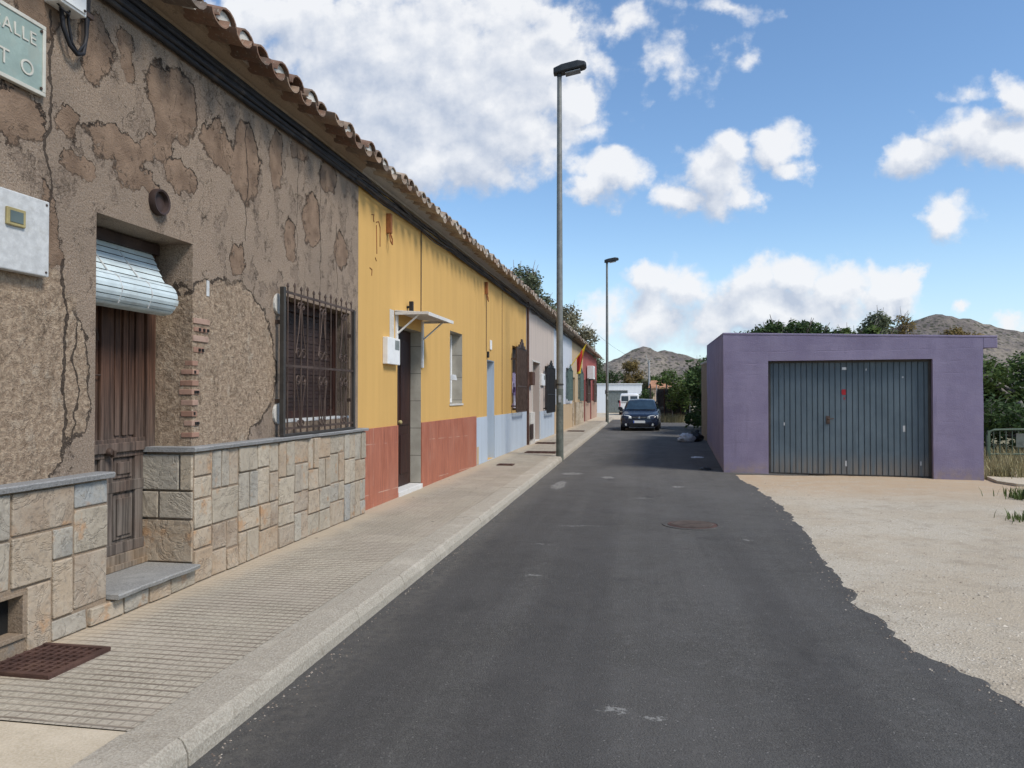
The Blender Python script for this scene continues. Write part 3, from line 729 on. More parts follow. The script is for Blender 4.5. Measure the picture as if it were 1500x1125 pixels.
# ------------------------------------------------------------------ the row of houses
class House:
    def __init__(h, name, label, s0, s1):
        h.s0, h.s1 = s0, s1
        h.root = empty(name, (WALL_X + WALL_A * s0, s0, 0), ROW_ROT, label, 'house')
    def p(h, s, n, z): return Vector((s - h.s0, -n, z))
    def box(h, g, s0, s1, n0, n1, z0, z1, t=None):
        g.box(s0 - h.s0, s1 - h.s0, -n1, -n0, z0, z1, t)
    def cells(h, s0, s1, z0, z1, holes):
        ss = sorted({s0, s1, *[v for q in holes for v in q[:2] if s0 < v < s1]}); zz = sorted({z0, z1, *[v for q in holes for v in q[2:4] if z0 < v < z1]})
        for a, b in zip(ss, ss[1:]):
            for c, d in zip(zz, zz[1:]):
                m_, k_ = (a + b) / 2, (c + d) / 2
                if not any(q[0] < m_ < q[1] and q[2] < k_ < q[3] for q in holes): yield a, b, c, d
    def wall(h, mat, holes, zt=4.46, reveal=None, end=False, mats=None):
        g = MB(); p = h.p
        for a, b, c, d in h.cells(h.s0, h.s1, -.05, zt, holes):
            g.face([p(a, 0, c), p(b, 0, c), p(b, 0, d), p(a, 0, d)])
        g.cur = 1 if reveal else 0
        for a, b, c, d, dep in holes:
            g.face([p(a, 0, c), p(a, 0, d), p(a, -dep, d), p(a, -dep, c)]); g.face([p(b, 0, c), p(b, 0, d), p(b, -dep, d), p(b, -dep, c)])
            g.face([p(a, 0, d), p(b, 0, d), p(b, -dep, d), p(a, -dep, d)]); g.face([p(a, 0, c), p(b, 0, c), p(b, -dep, c), p(a, -dep, c)])
            g.face([p(a, -dep - .06, c - .05), p(b, -dep - .06, c - .05), p(b, -dep - .06, d + .05), p(a, -dep - .06, d + .05)])
        g.cur = 0
        g.face([p(h.s0, -7, -.05), p(h.s1, -7, -.05), p(h.s1, -7, zt), p(h.s0, -7, zt)])
        for s in (h.s0, h.s1):
            g.face([p(s, 0, -.05), p(s, -7, -.05), p(s, -7, zt), p(s, -3.5, zt + 1.25), p(s, 0, zt)])
        return g.build('wall', [mat, reveal or mat], h.root, recalc=False)
    def band(h, name, mat, s0, s1, z0, z1, n, holes=(), bevel=0, n0=0.):
        g = MB()
        for a, b, c, d in h.cells(s0, s1, z0, z1, holes): h.box(g, a, b, n0, n, c, d)
        return g.build(name, mat, h.root, bevel=bevel)
    def cornice(h, mat, dz=0.):
        poly = [(0, 4.395), (.05, 4.395), (.056, 4.42), (.045, 4.426), (.115, 4.478), (.15, 4.48), (.155, 4.505), (.13, 4.51), (.20, 4.535), (.20, 4.56), (0, 4.60)]
        g = MB(); n_ = max(1, int((h.s1 - h.s0) / .5)); 
        for i in range(n_):
            a = h.s0 + (h.s1 - h.s0) * i / n_; b = h.s0 + (h.s1 - h.s0) * (i + 1) / n_
            w0 = .012 * noise.noise(Vector((a * .7, 0, 3))); w1 = .012 * noise.noise(Vector((b * .7, 0, 3)))
            A = [h.p(a, q[0], q[1] + dz + w0) for q in poly]; B = [h.p(b, q[0], q[1] + dz + w1) for q in poly]
            k = len(poly)
            g.faces(A + B, [(j, (j + 1) % k, (j + 1) % k + k, j + k) for j in range(k)])
        return g.build('cornice', mat, h.root)
    def roof(h, dz=0., plug=True, pitch=.345):
        zt = 4.475 + dz; TS = math.tan(rad(15.5)); sl = Vector((0, 1, TS)).normalized()
        g = MB(); p = h.p; k = max(2, int((h.s1 - h.s0) / .155)); V = []
        for i in range(k + 1):
            s = h.s0 + (h.s1 - h.s0) * i / k; w = .035 * math.cos(2 * math.pi * i / 2)
            for q in ((-.2, 0), (-3.5, .92), (-7.1, 0)): V.append(p(s, q[0], zt + .2 + q[1] + w))
        g.faces(V, [(3 * i + j, 3 * i + 3 + j, 3 * i + 4 + j, 3 * i + 1 + j) for i in range(k) for j in range(2)])
        rf = g.build('roof', M['tile'], h.root, smooth=True, recalc=False)
        g = MB(); pl = MB(); n_ = int(round((h.s1 - h.s0) / .31)); st = (h.s1 - h.s0) / n_
        def tile(s, n0, z0, cover, L=.55):
            s += R.uniform(-.014, .014)
            g.tint = R.random(); seg = 7; V = []
            yaw = R.uniform(-.07, .07); z0 += R.uniform(-.014, .014); n0 += R.uniform(-.04, .03)
            for (t, w) in ((0, .132 if cover else .122), (L, .112 if cover else .142)):
                for rr in (1., .86):
                    for q in range(seg + 1):
                        a = math.pi * q / seg
                        x = w * rr * math.cos(a); y = .108 * rr * math.sin(a) * (1 if cover else -.85)
                        d = sl * t
                        V.append(h.p(s + x + yaw * t, n0, z0 + y) + d)
            m_ = seg + 1; F = []
            for q in range(seg):
                F += [(q, q + 1, 2 * m_ + q + 1, 2 * m_ + q), (m_ + q, 3 * m_ + q, 3 * m_ + q + 1, m_ + q + 1), (q, m_ + q, m_ + q + 1, q + 1)]
            F += [(0, 2 * m_, 3 * m_, m_), (seg, m_ + seg, 3 * m_ + seg, 2 * m_ + seg)]
            g.faces(V, F)
            return s, n0, z0
        for i in range(n_):
            s = h.s0 + (i + .5) * st
            for crs in (0, 1):
                dn = crs * .44; dzz = crs * (.44 * TS + .012)
                c = tile(s, .335 - dn, zt + .02 + dzz, True)
                b = tile(s + st / 2, .385 - dn, zt + .015 + dzz, False)
                if crs == 0:
                    s_, n0, z0 = c; rec = .012 + .03 * R.random()
                    if R.random() < (.9 if plug else .7):
                        pts = [h.p(s_ + .112 * math.cos(math.pi * q / 8), n0 - rec, z0 - .002 + .088 * math.sin(math.pi * q / 8)) + Vector((0, 0, R.uniform(-.004, .004))) for q in range(9)]
                        bk = [v + sl * .12 for v in pts]
                        pl.faces(pts + bk, [tuple(range(9))] + [(q, q + 1, q + 10, q + 9) for q in range(8)] + [(0, 8, 17, 9)])
            # bed of mortar between the cornice and the channel tiles
        tl = g.build('eave_tiles', M['tile_pale' if plug else 'tile'], h.root, smooth=True, auto=50, recalc=False)
        pl.build('mortar_filling', M['lime'], tl)
    def grille(h, s0, s1, z0, z1, n, nb, mat, ornate=False, tips=.07, post=None, r=.008):
        g = MB()
        for i in range(nb):
            s = s0 + (s1 - s0) * (i + .5) / nb
            g.tube([h.p(s, n, z0), h.p(s, n, z1 + tips * (1 if i % 2 else .75))], r, 6)
            if tips: g.lathe([(0.001, 0), (r * 1.7, .012), (r * 1.6, .03), (.001, .055)], h.p(s, n, z1 + tips * (1 if i % 2 else .75) - .01), seg=6)
        for z in (z0 + .05, (z0 * .52 + z1 * .48), z1):
            h.box(g, s0, s1, n - .006, n + .006, z - .012, z + .012)
        for z in (z0 + .32, z1 - .3):
            for s in (s0, s1): h.box(g, s - .012, s + .012, 0, n, z - .02, z + .02)
        for s in (s0, s1): h.box(g, s - .014, s + .014, n - .016, n + .012, z0, z1 + .01)
        if ornate:      # scrolls
            def scroll(cs, cz, rr, turn, up):
                pts = []
                for q in range(22):
                    a = q / 21 * 2 * math.pi * 1.35; k = rr * (1 - .55 * q / 21)
                    pts.append(h.p(cs + turn * k * math.cos(a), n + .004, cz + up * k * math.sin(a)))
                g.tube(pts, .0075, 5)
            L = s1 - s0; zm = z0 * .52 + z1 * .48
            for c in (.2, .5, .82):
                cs = s0 + L * c
                for sg in (-1, 1):
                    scroll(cs + sg * .06, zm + .13, .055, sg, 1); scroll(cs + sg * .06, zm - .13, .055, sg, -1)
                    scroll(cs + sg * .04, zm + .62, .038, sg, -1); scroll(cs + sg * .04, zm - .58, .038, sg, 1)
                    g.tube([h.p(cs + sg * .11, n + .004, zm + .15), h.p(cs + sg * .05, n + .004, zm + .36), h.p(cs + sg * .012, n + .004, zm + .62)], .007, 5)
                    g.tube([h.p(cs + sg * .11, n + .004, zm - .15), h.p(cs + sg * .05, n + .004, zm - .36), h.p(cs + sg * .012, n + .004, zm - .60)], .007, 5)
        return g.build('window_grille', mat, h.root, smooth=True, auto=40)
    def crest(h, g, s0, s1, z, n):
        """stepped wrought iron crest over a grille"""
        L = s1 - s0
        for a, b, zz in ((.0, 1., .03), (.2, .8, .10), (.36, .64, .19), (.45, .55, .27)):
            h.box(g, s0 + L * a, s0 + L * b, n - .02, n + .02, z, z + zz)

def ashlar(s0, s1, z0, z1, seed):
    """random coursed rectangles filling a strip"""
    r = random.Random(seed); out = []
    def cut(a, b, c, d):
        w, h_ = b - a, d - c
        if w * h_ < .075 or (w < .24 and h_ < .33) or (w < .45 and h_ < .3 and r.random() < .55): out.append((a, b, c, d)); return
        if w > h_ * r.uniform(.55, 1.05) and w > .17:
            k = a + w * r.uniform(.36, .64); cut(a, k, c, d); cut(k, b, c, d)
        elif h_ > .22:
            k = c + h_ * r.uniform(.38, .62); cut(a, b, c, k); cut(a, b, k, d)
        else: out.append((a, b, c, d))
    s = s0
    while s < s1 - .01:
        e = min(s1, s + r.uniform(.55, 1.0))
        if s1 - e < .3: e = s1
        cut(s, e, z0, z1); s = e
    return out

def put_stones(h, g, rects, n, joint=.008, face='front', sfix=0.):
    for a, b, c, d in rects:
        g.tint = R.random(); j = joint; k = R.uniform(-.006, .008)
        if face == 'front':
            c0, c1, c2, c3 = [R.uniform(-.006, .006) for _ in range(4)]
            lo = n - .05
            P = [h.p(a + j, n + k + c0, c + j), h.p(b - j, n + k + c1, c + j), h.p(a + j, lo, c + j), h.p(b - j, lo, c + j),
                 h.p(a + j, n + k + c2, d - j), h.p(b - j, n + k + c3, d - j), h.p(a + j, lo, d - j), h.p(b - j, lo, d - j)]
            g.hexa(P)
        else:           # on the reveal, facing back along the street: a..b are depths
            P = [h.p(sfix + k, b - j, c + j), h.p(sfix + .05, b - j, c + j), h.p(sfix + k, a + j, c + j), h.p(sfix + .05, a + j, c + j),
                 h.p(sfix + k, b - j, d - j), h.p(sfix + .05, b - j, d - j), h.p(sfix + k, a + j, d - j), h.p(sfix + .05, a + j, d - j)]
            g.hexa(P)

# ---- house 1: brown render over stone
h = House('stone_clad_house', 'old terraced house of crumbling brown render over a stone clad plinth', S0, 9.03)
DH = (4.46, 5.53, .30, 2.81, .42); WH = (7.10, 8.76, 1.33, 2.60, .26)
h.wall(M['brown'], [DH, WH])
h.cornice(M['cornice']); h.roof(plug=False)
# plinth cladding
NP = .10
g = MB()
left = [(3.45, 3.70, .80, 1.06), (3.45, 3.70, .52, .80), (3.70, 4.17, .81, 1.06), (3.70, 4.0, .52, .81), (4.0, 4.17, .62, .81), (4.17, 4.47, .90, 1.06),
        (4.17, 4.47, .62, .90), (4.17, 4.47, .28, .62), (3.81, 4.0, .14, .52), (4.0, 4.17, .27, .62), (4.0, 4.29, .14, .27), (4.29, 4.6, .14, .262),
        (4.6, 4.86, .14, .262), (4.86, 5.1, .14, .262), (5.1, 5.42, .14, .262)]
put_stones(h, g, [q for q in left if q[0] < 4.28 or q[2] > .26], NP)
put_stones(h, g, [q for q in left if q[0] >= 4.28 and q[2] < .26], NP + .02)
put_stones(h, g, ashlar(S0, 3.45, .14, 1.06, 5), NP)
for q in ashlar(5.42, 9.05, .14, 1.16, 8): put_stones(h, g, [q], NP)
put_stones(h, g, [(-.36, -.02, .86, 1.15), (-.02, .095, .86, 1.15), (-.36, -.2, .64, .86), (-.2, .095, .64, .86), (-.36, .095, .30, .64)], 0, face='side', sfix=5.405)
cl = g.build('stone_cladding', M['stone'], h.root, bevel=.007)
g = MB(); n0 = NP - .012
h.box(g, S0, 3.45, 0.001, n0, .0, 1.06); h.box(g, 3.45, 3.81, .001, n0, .50, 1.06); h.box(g, 3.45, 3.81, .001, n0, .0, .235)
h.box(g, 3.81, 4.465, .001, n0, .0, 1.06); h.box(g, 4.465, 5.42, -.41, n0 + .02, .0, .262); h.box(g, 5.42, 9.045, .001, n0, .0, 1.16)
h.box(g, 5.425, 5.527, -.41, .0, .262, 1.16)
g.build('mortar_bed', M['mortar'], h.root)
def cap(g, s0, s1, n0, n1, z0, z1):
    """slab with a chipped front edge"""
    k = max(2, int((s1 - s0) / .06)); V = []
    for i in range(k + 1):
        s = s0 + (s1 - s0) * i / k; e = n1 + .012 * noise.noise(Vector((s * 6, z0, 1))) - (.02 if noise.noise(Vector((s * 2.3, z1, 9))) > .35 else 0)
        V += [h.p(s, n0, z0), h.p(s, e - .006, z0 + .004), h.p(s, e, z1 - .008), h.p(s, e - .01, z1), h.p(s, n0, z1)]
    g.faces(V, [(i * 5 + j, i * 5 + (j + 1) % 5, i * 5 + 5 + (j + 1) % 5, i * 5 + 5 + j) for i in range(k) for j in range(5)] + [tuple(range(5)), tuple(range(k * 5, k * 5 + 5))])
g = MB(); cap(g, S0, 4.49, 0, .135, 1.063, 1.103); cap(g, 5.385, 9.07, 0, .13, 1.163, 1.20); h.box(g, 5.385, 5.527, -.40, 0, 1.163, 1.20)
g.build('plinth_cap', M['slate'], h.root)
g = MB(); cap(g, 4.475, 5.40, -.41, .175, .268, .303)
g.build('door_step', M['slab'], h.root)
# floor-level vent opening
g = MB(); h.box(g, 3.45, 3.81, .0, .006, .235, .50); vt = g.build('cellar_opening', M['darkhole'], h.root)
g = MB()
for a, b, c, d in ((3.45, 3.81, .235, .262), (3.45, 3.81, .478, .50), (3.782, 3.81, .262, .478)): h.box(g, a, b, .004, NP + .004, c, d)
g.build('opening_frame', M['mortar'], vt, bevel=.003)
# door
DN = -.36
def leaf_panel(g, a, b, c, d, n, dep=.02):
    h.box(g, a, b, n, n + dep, c, d); h.box(g, a + .03, b - .03, n + dep, n + dep + .012, c + .03, d - .03)
g = MB(); h.box(g, 4.52, 5.42, DN - .06, DN, .31, 2.72)
for s in (4.52, 4.93, 5.31): h.box(g, s, s + (.09 if s != 4.93 else .13), DN, DN + .03, .44, 2.70)
for z0, z1 in ((1.14, 1.28), (.88, .96), (.42, .5), (2.6, 2.7)): h.box(g, 4.52, 5.42, DN, DN + .034, z0, z1)
h.box(g, 4.56, 5.4, DN + .03, DN + .055, 1.18, 1.25)
for s in (4.62, 5.08):
    leaf_panel(g, s + .01, s + .22, .98, 1.13, DN, .012); leaf_panel(g, s + .01, s + .22, .52, .86, DN, .012)
    for k in range(3): h.box(g, s + .02 + k * .078, s + .075 + k * .078, DN, DN + .012 + .008 * (k % 2), 1.3, 2.58)
dr = g.build('door', M['wood'], h.root, bevel=.005)
g = MB(); h.box(g, 4.53, 5.41, DN + .0, DN + .05, .305, .42); h.box(g, 4.53, 5.41, DN + .05, DN + .07, .305, .35); g.build('kick_board', M['kick'], dr, bevel=.004)
g = MB()
g.tube([h.p(5.0, DN + .06, 1.16), h.p(5.0, DN + .09, 1.16), h.p(5.0, DN + .09, 1.2)], .012, 8); g.lathe([(.001, 0), (.028, 0), (.03, -.02), (.02, -.035), (.001, -.036)], h.p(4.98, DN + .05, 1.19), 'Y', 14)
g.build('handle', M['iron'], dr, smooth=True, auto=40)
g = MB()
for k in range(3):
    a = 4.66 + k * .09; g.tube([h.p(a, DN + .03, 1.3), h.p(a, DN + .03, 2.5)], .007, 6)
for s0_, z0_ in ((4.70, 1.6), (4.80, 2.0), (4.72, 2.2)):
    g.tube([h.p(s0_ + .09 * math.cos(q * .45), DN + .032, z0_ + .12 * math.sin(q * .45)) for q in range(12)], .007, 5)
for q in (1.75, 2.3): g.tube([h.p(4.64, DN + .03, q), h.p(4.92, DN + .03, q)], .006, 5)
g.build('door_grille', M['iron'], dr, smooth=True, auto=40)
g = MB(); h.box(g, 4.465, 4.52, DN - .06, DN + .05, .305, 2.80); h.box(g, 5.42, 5.524, DN - .06, DN + .045, .305, 2.80); h.box(g, 4.52, 5.42, DN - .06, DN + .05, 2.72, 2.80)
g.build('door_frame', M['wood'], h.root, bevel=.006)
# roller blind: slats hanging outward onto a loose roll
g = MB(); za, na, zb, nb = 2.72, -.30, 2.47, -.12
for k in range(5):
    u, v = k / 5, (k + .84) / 5
    h.box(g, 4.475, 5.44 - .015 * k, 0, 0, 0, 0)
    A = [(na + (nb - na) * t, za + (zb - za) * t) for t in (u, v)]
    g.hexa([h.p(4.475, A[1][0], A[1][1]), h.p(5.44 - .02 * k, A[1][0], A[1][1]), h.p(4.475, A[1][0] - .007, A[1][1]), h.p(5.44 - .02 * k, A[1][0] - .007, A[1][1]),
            h.p(4.475, A[0][0], A[0][1]), h.p(5.44 - .02 * k, A[0][0], A[0][1]), h.p(4.475, A[0][0] - .007, A[0][1]), h.p(5.44 - .02 * k, A[0][0] - .007, A[0][1])])
cn, cz, N_ = -.135, 2.345, 15
for k in range(N_):
    a0, a1 = 2 * math.pi * k / N_, 2 * math.pi * (k + .86) / N_
    for rr in (.125,):
        pts = []
        for a in (a0, (a0 + a1) / 2, a1):
            bulge = 1.012 if a not in (a0, a1) else 1.
            pts.append((cn + rr * bulge * math.cos(a), cz + rr * bulge * math.sin(a)))
        e = 5.36 + R.uniform(-.006, .006)
        V = [h.p(s, q[0], q[1]) for s in (4.475, e) for q in pts] + [h.p(s, cn + (q[0] - cn) * .93, cz + (q[1] - cz) * .93) for s in (4.475, e) for q in pts]
        g.faces(V, [(0, 1, 4, 3), (1, 2, 5, 4), (6, 9, 10, 7), (7, 10, 11, 8), (0, 6, 7, 1), (1, 7, 8, 2), (3, 4, 10, 9), (4, 5, 11, 10), (0, 3, 9, 6), (2, 8, 11, 5)])
g_, g = g, MB()
for q in (.112, .075, .05):
    g.lathe([(q, 0), (q - .008, 0), (q - .008, .88), (q, .88)], h.p(4.475, cn, cz), 'X', 18)
g.lathe([(.001, 0), (.116, 0), (.116, .02), (.001, .02)], h.p(5.33, cn, cz), 'X', 18)
bl = g_.build('roller_blind', M['blind'], h.root); g.build('blind_core', M['frame_grey'], bl)
g = MB()
for s in (4.70, 5.02): g.tube([h.p(s, na + .01, za - .02), h.p(s + .01, nb + .01, zb), h.p(s + .02, cn + .10, cz + .085), h.p(s + .025, cn + .131, cz), h.p(s + .03, cn + .09, cz - .1)], .005, 5)
g.build('blind_cord', M['boxgrey'], bl)
g = MB(); h.box(g, 4.47, 5.5, -.34, -.27, 2.72, 2.80); g.build('blind_headrail', M['shutter'], bl)
# window
WN = -.22
g = MB()
for a, b, c, d in ((7.11, 7.19, 1.36, 2.59), (8.66, 8.75, 1.36, 2.59), (7.19, 8.66, 2.5, 2.59), (7.19, 8.66, 1.36, 1.44)): h.box(g, a, b, WN - .03, WN + .05, c, d)
wf = g.build('window', M['wood_dark'], h.root, bevel=.004)
g = MB(); h.box(g, 7.19, 7.27, WN + .0, WN + .03, 1.44, 2.5); g.build('shutter_guide', M['frame_grey'], wf)
g = MB()
for k in range(24): h.box(g, 7.19, 8.66, WN - .02, WN + .004 + .006 * (k % 2), 1.44 + k * .0442, 1.44 + k * .0442 + .041)
g.build('shutter', M['shutter'], wf)
g = MB(); h.box(g, 7.11, 8.75, -.25, .0, 1.332, 1.36); g.build('sill', M['boxgrey'], wf, bevel=.004)
GN = .09
gr = h.grille(6.90, 8.66, 1.23, 2.62, GN, 12, M['iron'], True)
g = MB(); h.box(g, 6.865, 6.91, GN - .03, GN + .015, 1.22, 2.66); h.box(g, 8.645, 8.69, GN - .03, GN + .015, 1.22, 2.62); h.box(g, 6.86, 8.69, GN - .02, GN + .02, 1.205, 1.23)
g.build('grille_post', M['iron_post'], gr, bevel=.003)
g = MB()
for z in (1.43, 2.50):
    k = 14; ring = [h.p(6.93 + .085 * math.cos(q * 2 * math.pi / k) * (1 + .12 * R.random()), .022, z + .095 * math.sin(q * 2 * math.pi / k) * (1 + .12 * R.random())) for q in range(k)]
    g.faces(ring + [v + Vector((0, .022, 0)) for v in ring], [tuple(range(k))] + [(i, (i + 1) % k, (i + 1) % k + k, i + k) for i in range(k)])
g.build('grille_anchor_plaster', M['lime'], h.root, bevel=.004)
# oval vent cover over the door
g = MB(); g.lathe([(.001, -.012), (.07, -.014), (.078, -.045), (.092, -.05), (.098, -.035), (.098, 0), (.001, 0)], h.p(5.08, 0, 3.03), 'Y', 28)
g.build('vent_cover', M['shutter'], h.root, smooth=True, auto=35)
# hollow bricks laid bare at the corner of the door opening
g = MB()
for k, (z, w, off) in enumerate(((2.20, .20, .04), (2.135, .16, .06), (2.06, .19, .03), (1.97, .11, .06), (1.86, .06, .02), (1.79, .07, .01), (1.70, .07, .015), (1.63, .11, .01), (1.55, .06, .02), (1.46, .05, .01), (1.38, .09, .015), (1.29, .08, .01))):
    h.box(g, 5.518 + off * .5, 5.53 + off + w * R.uniform(.8, 1.), -.05 - .06 * R.random(), .005 + .008 * R.random(), z - R.uniform(.018, .026), z + R.uniform(.016, .025), R.random())
bk = g.build('exposed_brickwork', M['brick'], h.root, bevel=.004)
g = MB()
for z, s in ((2.135, 5.62), (2.135, 5.68), (2.135, 5.735), (1.97, 5.62), (1.97, 5.665), (1.79, 5.555), (1.63, 5.565), (1.63, 5.60), (1.46, 5.55), (1.38, 5.575), (1.38, 5.605)):
    h.box(g, s - .012, s + .012, -.02, .0145, z - .012, z + .012)
g.build('brick_cells', M['darkhole'], bk)
# small plaster blot
g = MB(); h.box(g, 5.72, 5.76, .0, .006, 2.42, 2.55); g.build('plaster_blot', M['boxgrey'], h.root, bevel=.003)

# boxes, sign and cables on the first house: things of their own
def on_wall(name, label, cat, s, n, z, group=None):
    return empty(name, (WALL_X + WALL_A * s + n, s, z), ROW_ROT, label, cat, group)
t = on_wall('meter_box', 'large pale grey meter cabinet with a small yellowed window, beside the old door', 'meter box', 3.72, 0, 2.53)
g = MB(); g.box(-.3, .275, -.062, 0, -.225, .225); bd = g.build('cabinet_door', M['boxgrey'], t, bevel=.008)
g = MB(); g.box(-.045, .085, -.078, -.062, .025, .125); wf = g.build('window_frame', M['brass'], t, bevel=.005)
g = MB(); g.box(-.025, .065, -.081, -.07, .042, .108); g.build('pane', M['lens'], wf, bevel=.002)
g = MB()
for q in ((-.27, .2), (.25, .2), (.25, -.2), (-.27, -.2)): g.lathe([(.001, -.067), (.007, -.066), (.008, -.06)], (q[0], 0, q[1]), 'Y', 8)
g.build('screw', M['iron'], t)

t = on_wall('junction_box', 'small white electric junction box high on the brown wall with looping cable', 'junction box', 4.1, 0, 4.1)
g = MB(); g.box(-.1, .125, -.11, -.0, -.13, .2); g.build('case', M['white'], t, bevel=.008)
g = MB(); g.box(-.085, .11, -.118, -.11, -.115, .19); lid = g.build('cover', M['white'], t, bevel=.004)
g = MB()
for q in ((-.07, -.1), (.095, -.1)): g.lathe([(.001, -.125), (.008, -.124), (.009, -.116)], (q[0], 0, q[1]), 'Y', 8)
g.build('screw', M['iron'], lid)
g = MB(); g.tube([(-.02, -.05, -.12), (.0, -.05, -.24), (.05, -.055, -.33), (.11, -.055, -.36), (.17, -.05, -.33), (.2, -.045, -.2), (.205, -.04, .0), (.21, -.04, .3)], .013, 8)
g.tube([(.03, -.05, -.12), (.045, -.05, -.2), (.07, -.05, -.3), (.12, -.05, -.345), (.19, -.05, -.25), (.225, -.04, -.05), (.235, -.04, .3)], .009, 8)
g.tube([(-.07, -.06, -.12), (-.05, -.09, -.16), (.0, -.09, -.17), (.03, -.07, -.12)], .006, 6)
g.build('cable_loop', M['black'], t, smooth=True)
g = MB(); g.box(.185, .25, -.06, 0, -.08, -.05); g.build('cable_clip', M['iron'], t, bevel=.003)

t = on_wall('street_sign', 'pale green street name sign with cream raised lettering and border', 'sign', 3.62, 0, 3.595)
g = MB(); g.box(-.42, .365, -.026, 0, -.205, .205); g.build('plate', M['sign'], t, bevel=.004)
g = MB()
for a, b, c, d in ((-.42, .37, .188, .212), (-.42, .37, -.212, -.188), (.346, .37, -.188, .188), (-.42, -.396, -.188, .188)): g.box(a, b, -.032, -.0, c, d)
g.build('border', M['sign_edge'], t, bevel=.003)
def lettering(txt, size, x, z, spacing=1.):
    cu = bpy.data.curves.new('lettering', 'FONT'); cu.body = txt; cu.size = size; cu.extrude = .002; cu.align_x = 'RIGHT'; cu.space_character = spacing
    tmp = bpy.data.objects.new('lettering', cu); COL.objects.link(tmp)
    bpy.context.view_layer.update()
    me = bpy.data.meshes.new_from_object(tmp.evaluated_get(bpy.context.evaluated_depsgraph_get()))
    bpy.data.objects.remove(tmp); bpy.data.curves.remove(cu)
    me.materials.clear(); me.materials.append(M['sign_edge'])
    o = bpy.data.objects.new('lettering', me); COL.objects.link(o); o.parent = t
    o.location = (x, -.029, z); o.rotation_euler = (rad(90), 0, 0)
lettering('CALLE', .105, .30, .065, 1.12); lettering('T O', .125, .285, -.13, 1.3)
g = MB()
for q in ((.335, .17), (.335, -.17), (.02, .01)): g.lathe([(.001, -.036), (.009, -.035), (.01, -.03)], (q[0], 0, q[1]), 'Y', 8)
g.build('bolt', M['iron'], t)

t = on_wall('cable_bundle', 'sagging bundle of black cables slung under the eaves along the whole row', 'cables', 3.0, 0, 4.33)
cr = random.Random(3)
def cable(s0, s1, n, z, r, sag, mat, ph):
    pts = []; k = int((s1 - s0) / .25)
    for i in range(k + 1):
        s = s0 + (s1 - s0) * i / k
        zz = z + sag * noise.noise(Vector((s * .45, ph, 0))) + .3 * sag * noise.noise(Vector((s * 1.6, ph, 4)))
        zz -= 0.004 * max(0, s - 26)
        pts.append((s - 3.0, -n - .012 * noise.noise(Vector((s * .8, ph, 9))), zz - 4.33))
    g = MB(); g.tube(pts, r, 6); g.build('cable', mat, t, smooth=True)
for k in range(5): cable(0, 9.6 - .1 * k, .035 + .02 * (k % 2), 4.24 + .034 * k, .024, .02, M['black'], k * 7.1)
for k in range(3): cable(8.6, 30, .04 + .02 * (k % 2), 4.235 + .045 * k, .017, .045, M['cable_brown' if k % 2 else 'black'], 40 + k * 5.3)
cable(8.8, 30, .055, 4.25, .022, .06, M['cable_brown'], 120); cable(8.8, 26, .075, 4.29, .014, .07, M['cable_brown'], 133); cable(9, 22, .07, 4.20, .009, .09, M['black'], 77); cable(9, 52, .06, 4.33, .016, .05, M['cable_brown'], 91); cable(22, 52, .05, 4.27, .02, .05, M['black'], 99)

# ---- house 2: yellow over red tile
h = House('yellow_house', 'yellow house with a red tiled dado and a sheet awning over its door', 9.03, 15.61)
D2 = (10.54, 11.70, .2, 2.62, .22); W2 = (13.49, 14.42, 1.455, 2.80, .28)
h.wall(M['yellow'], [D2, W2], reveal=M['reveal_tile']); h.cornice(M['cornice_grey'], -.0); h.roof()
h.band('dado', M['red_tile'], 9.055, 15.605, .0, 1.175, .018, [D2], bevel=.003)
g = MB(); h.box(g, 10.55, 11.69, -.21, -.17, .215, 2.61)
for s in (10.62, 11.16):
    for z0, z1 in ((.4, 1.0), (1.15, 2.45)): h.box(g, s, s + .45, -.17, -.155, z0, z1)
dr = g.build('door', M['wood_dark'], h.root, bevel=.006)
g = MB(); g.lathe([(.001, 0), (.03, 0), (.032, -.03), (.02, -.045), (.001, -.046)], h.p(11.08, -.155, 1.2), 'Y', 14); g.build('handle', M['brass'], dr, smooth=True, auto=40)
g = MB(); h.box(g, 10.545, 11.695, -.21, .035, .12, .21); g.build('door_step', M['marble'], h.root, bevel=.008)
g = MB()
for a, b, c, d in ((13.5, 13.57, 1.47, 2.79), (14.34, 14.41, 1.47, 2.79), (13.57, 14.34, 2.71, 2.79), (13.57, 14.34, 1.47, 1.54)): h.box(g, a, b, -.27, -.2, c, d)
w = g.build('window', M['white'], h.root, bevel=.004)
g = MB(); h.box(g, 13.57, 14.34, -.25, -.24, 1.54, 2.71); g.build('pane', M['glass'], w)
g = MB()
for k in range(9): h.box(g, 13.52, 13.60 + .0, -.19 + .0, -.05, 1.95 + k * .018, 1.962 + k * .018)
for k in range(5): h.box(g, 13.50, 13.98 - k * .02, -.13, .012, 1.90 + k * .02, 1.915 + k * .02)
g.build('letter_slats', M['white'], w)
g = MB(); h.box(g, 13.45, 14.46, -.02, .018, 1.42, 1.455); g.build('sill', M['lime'], w, bevel=.004)
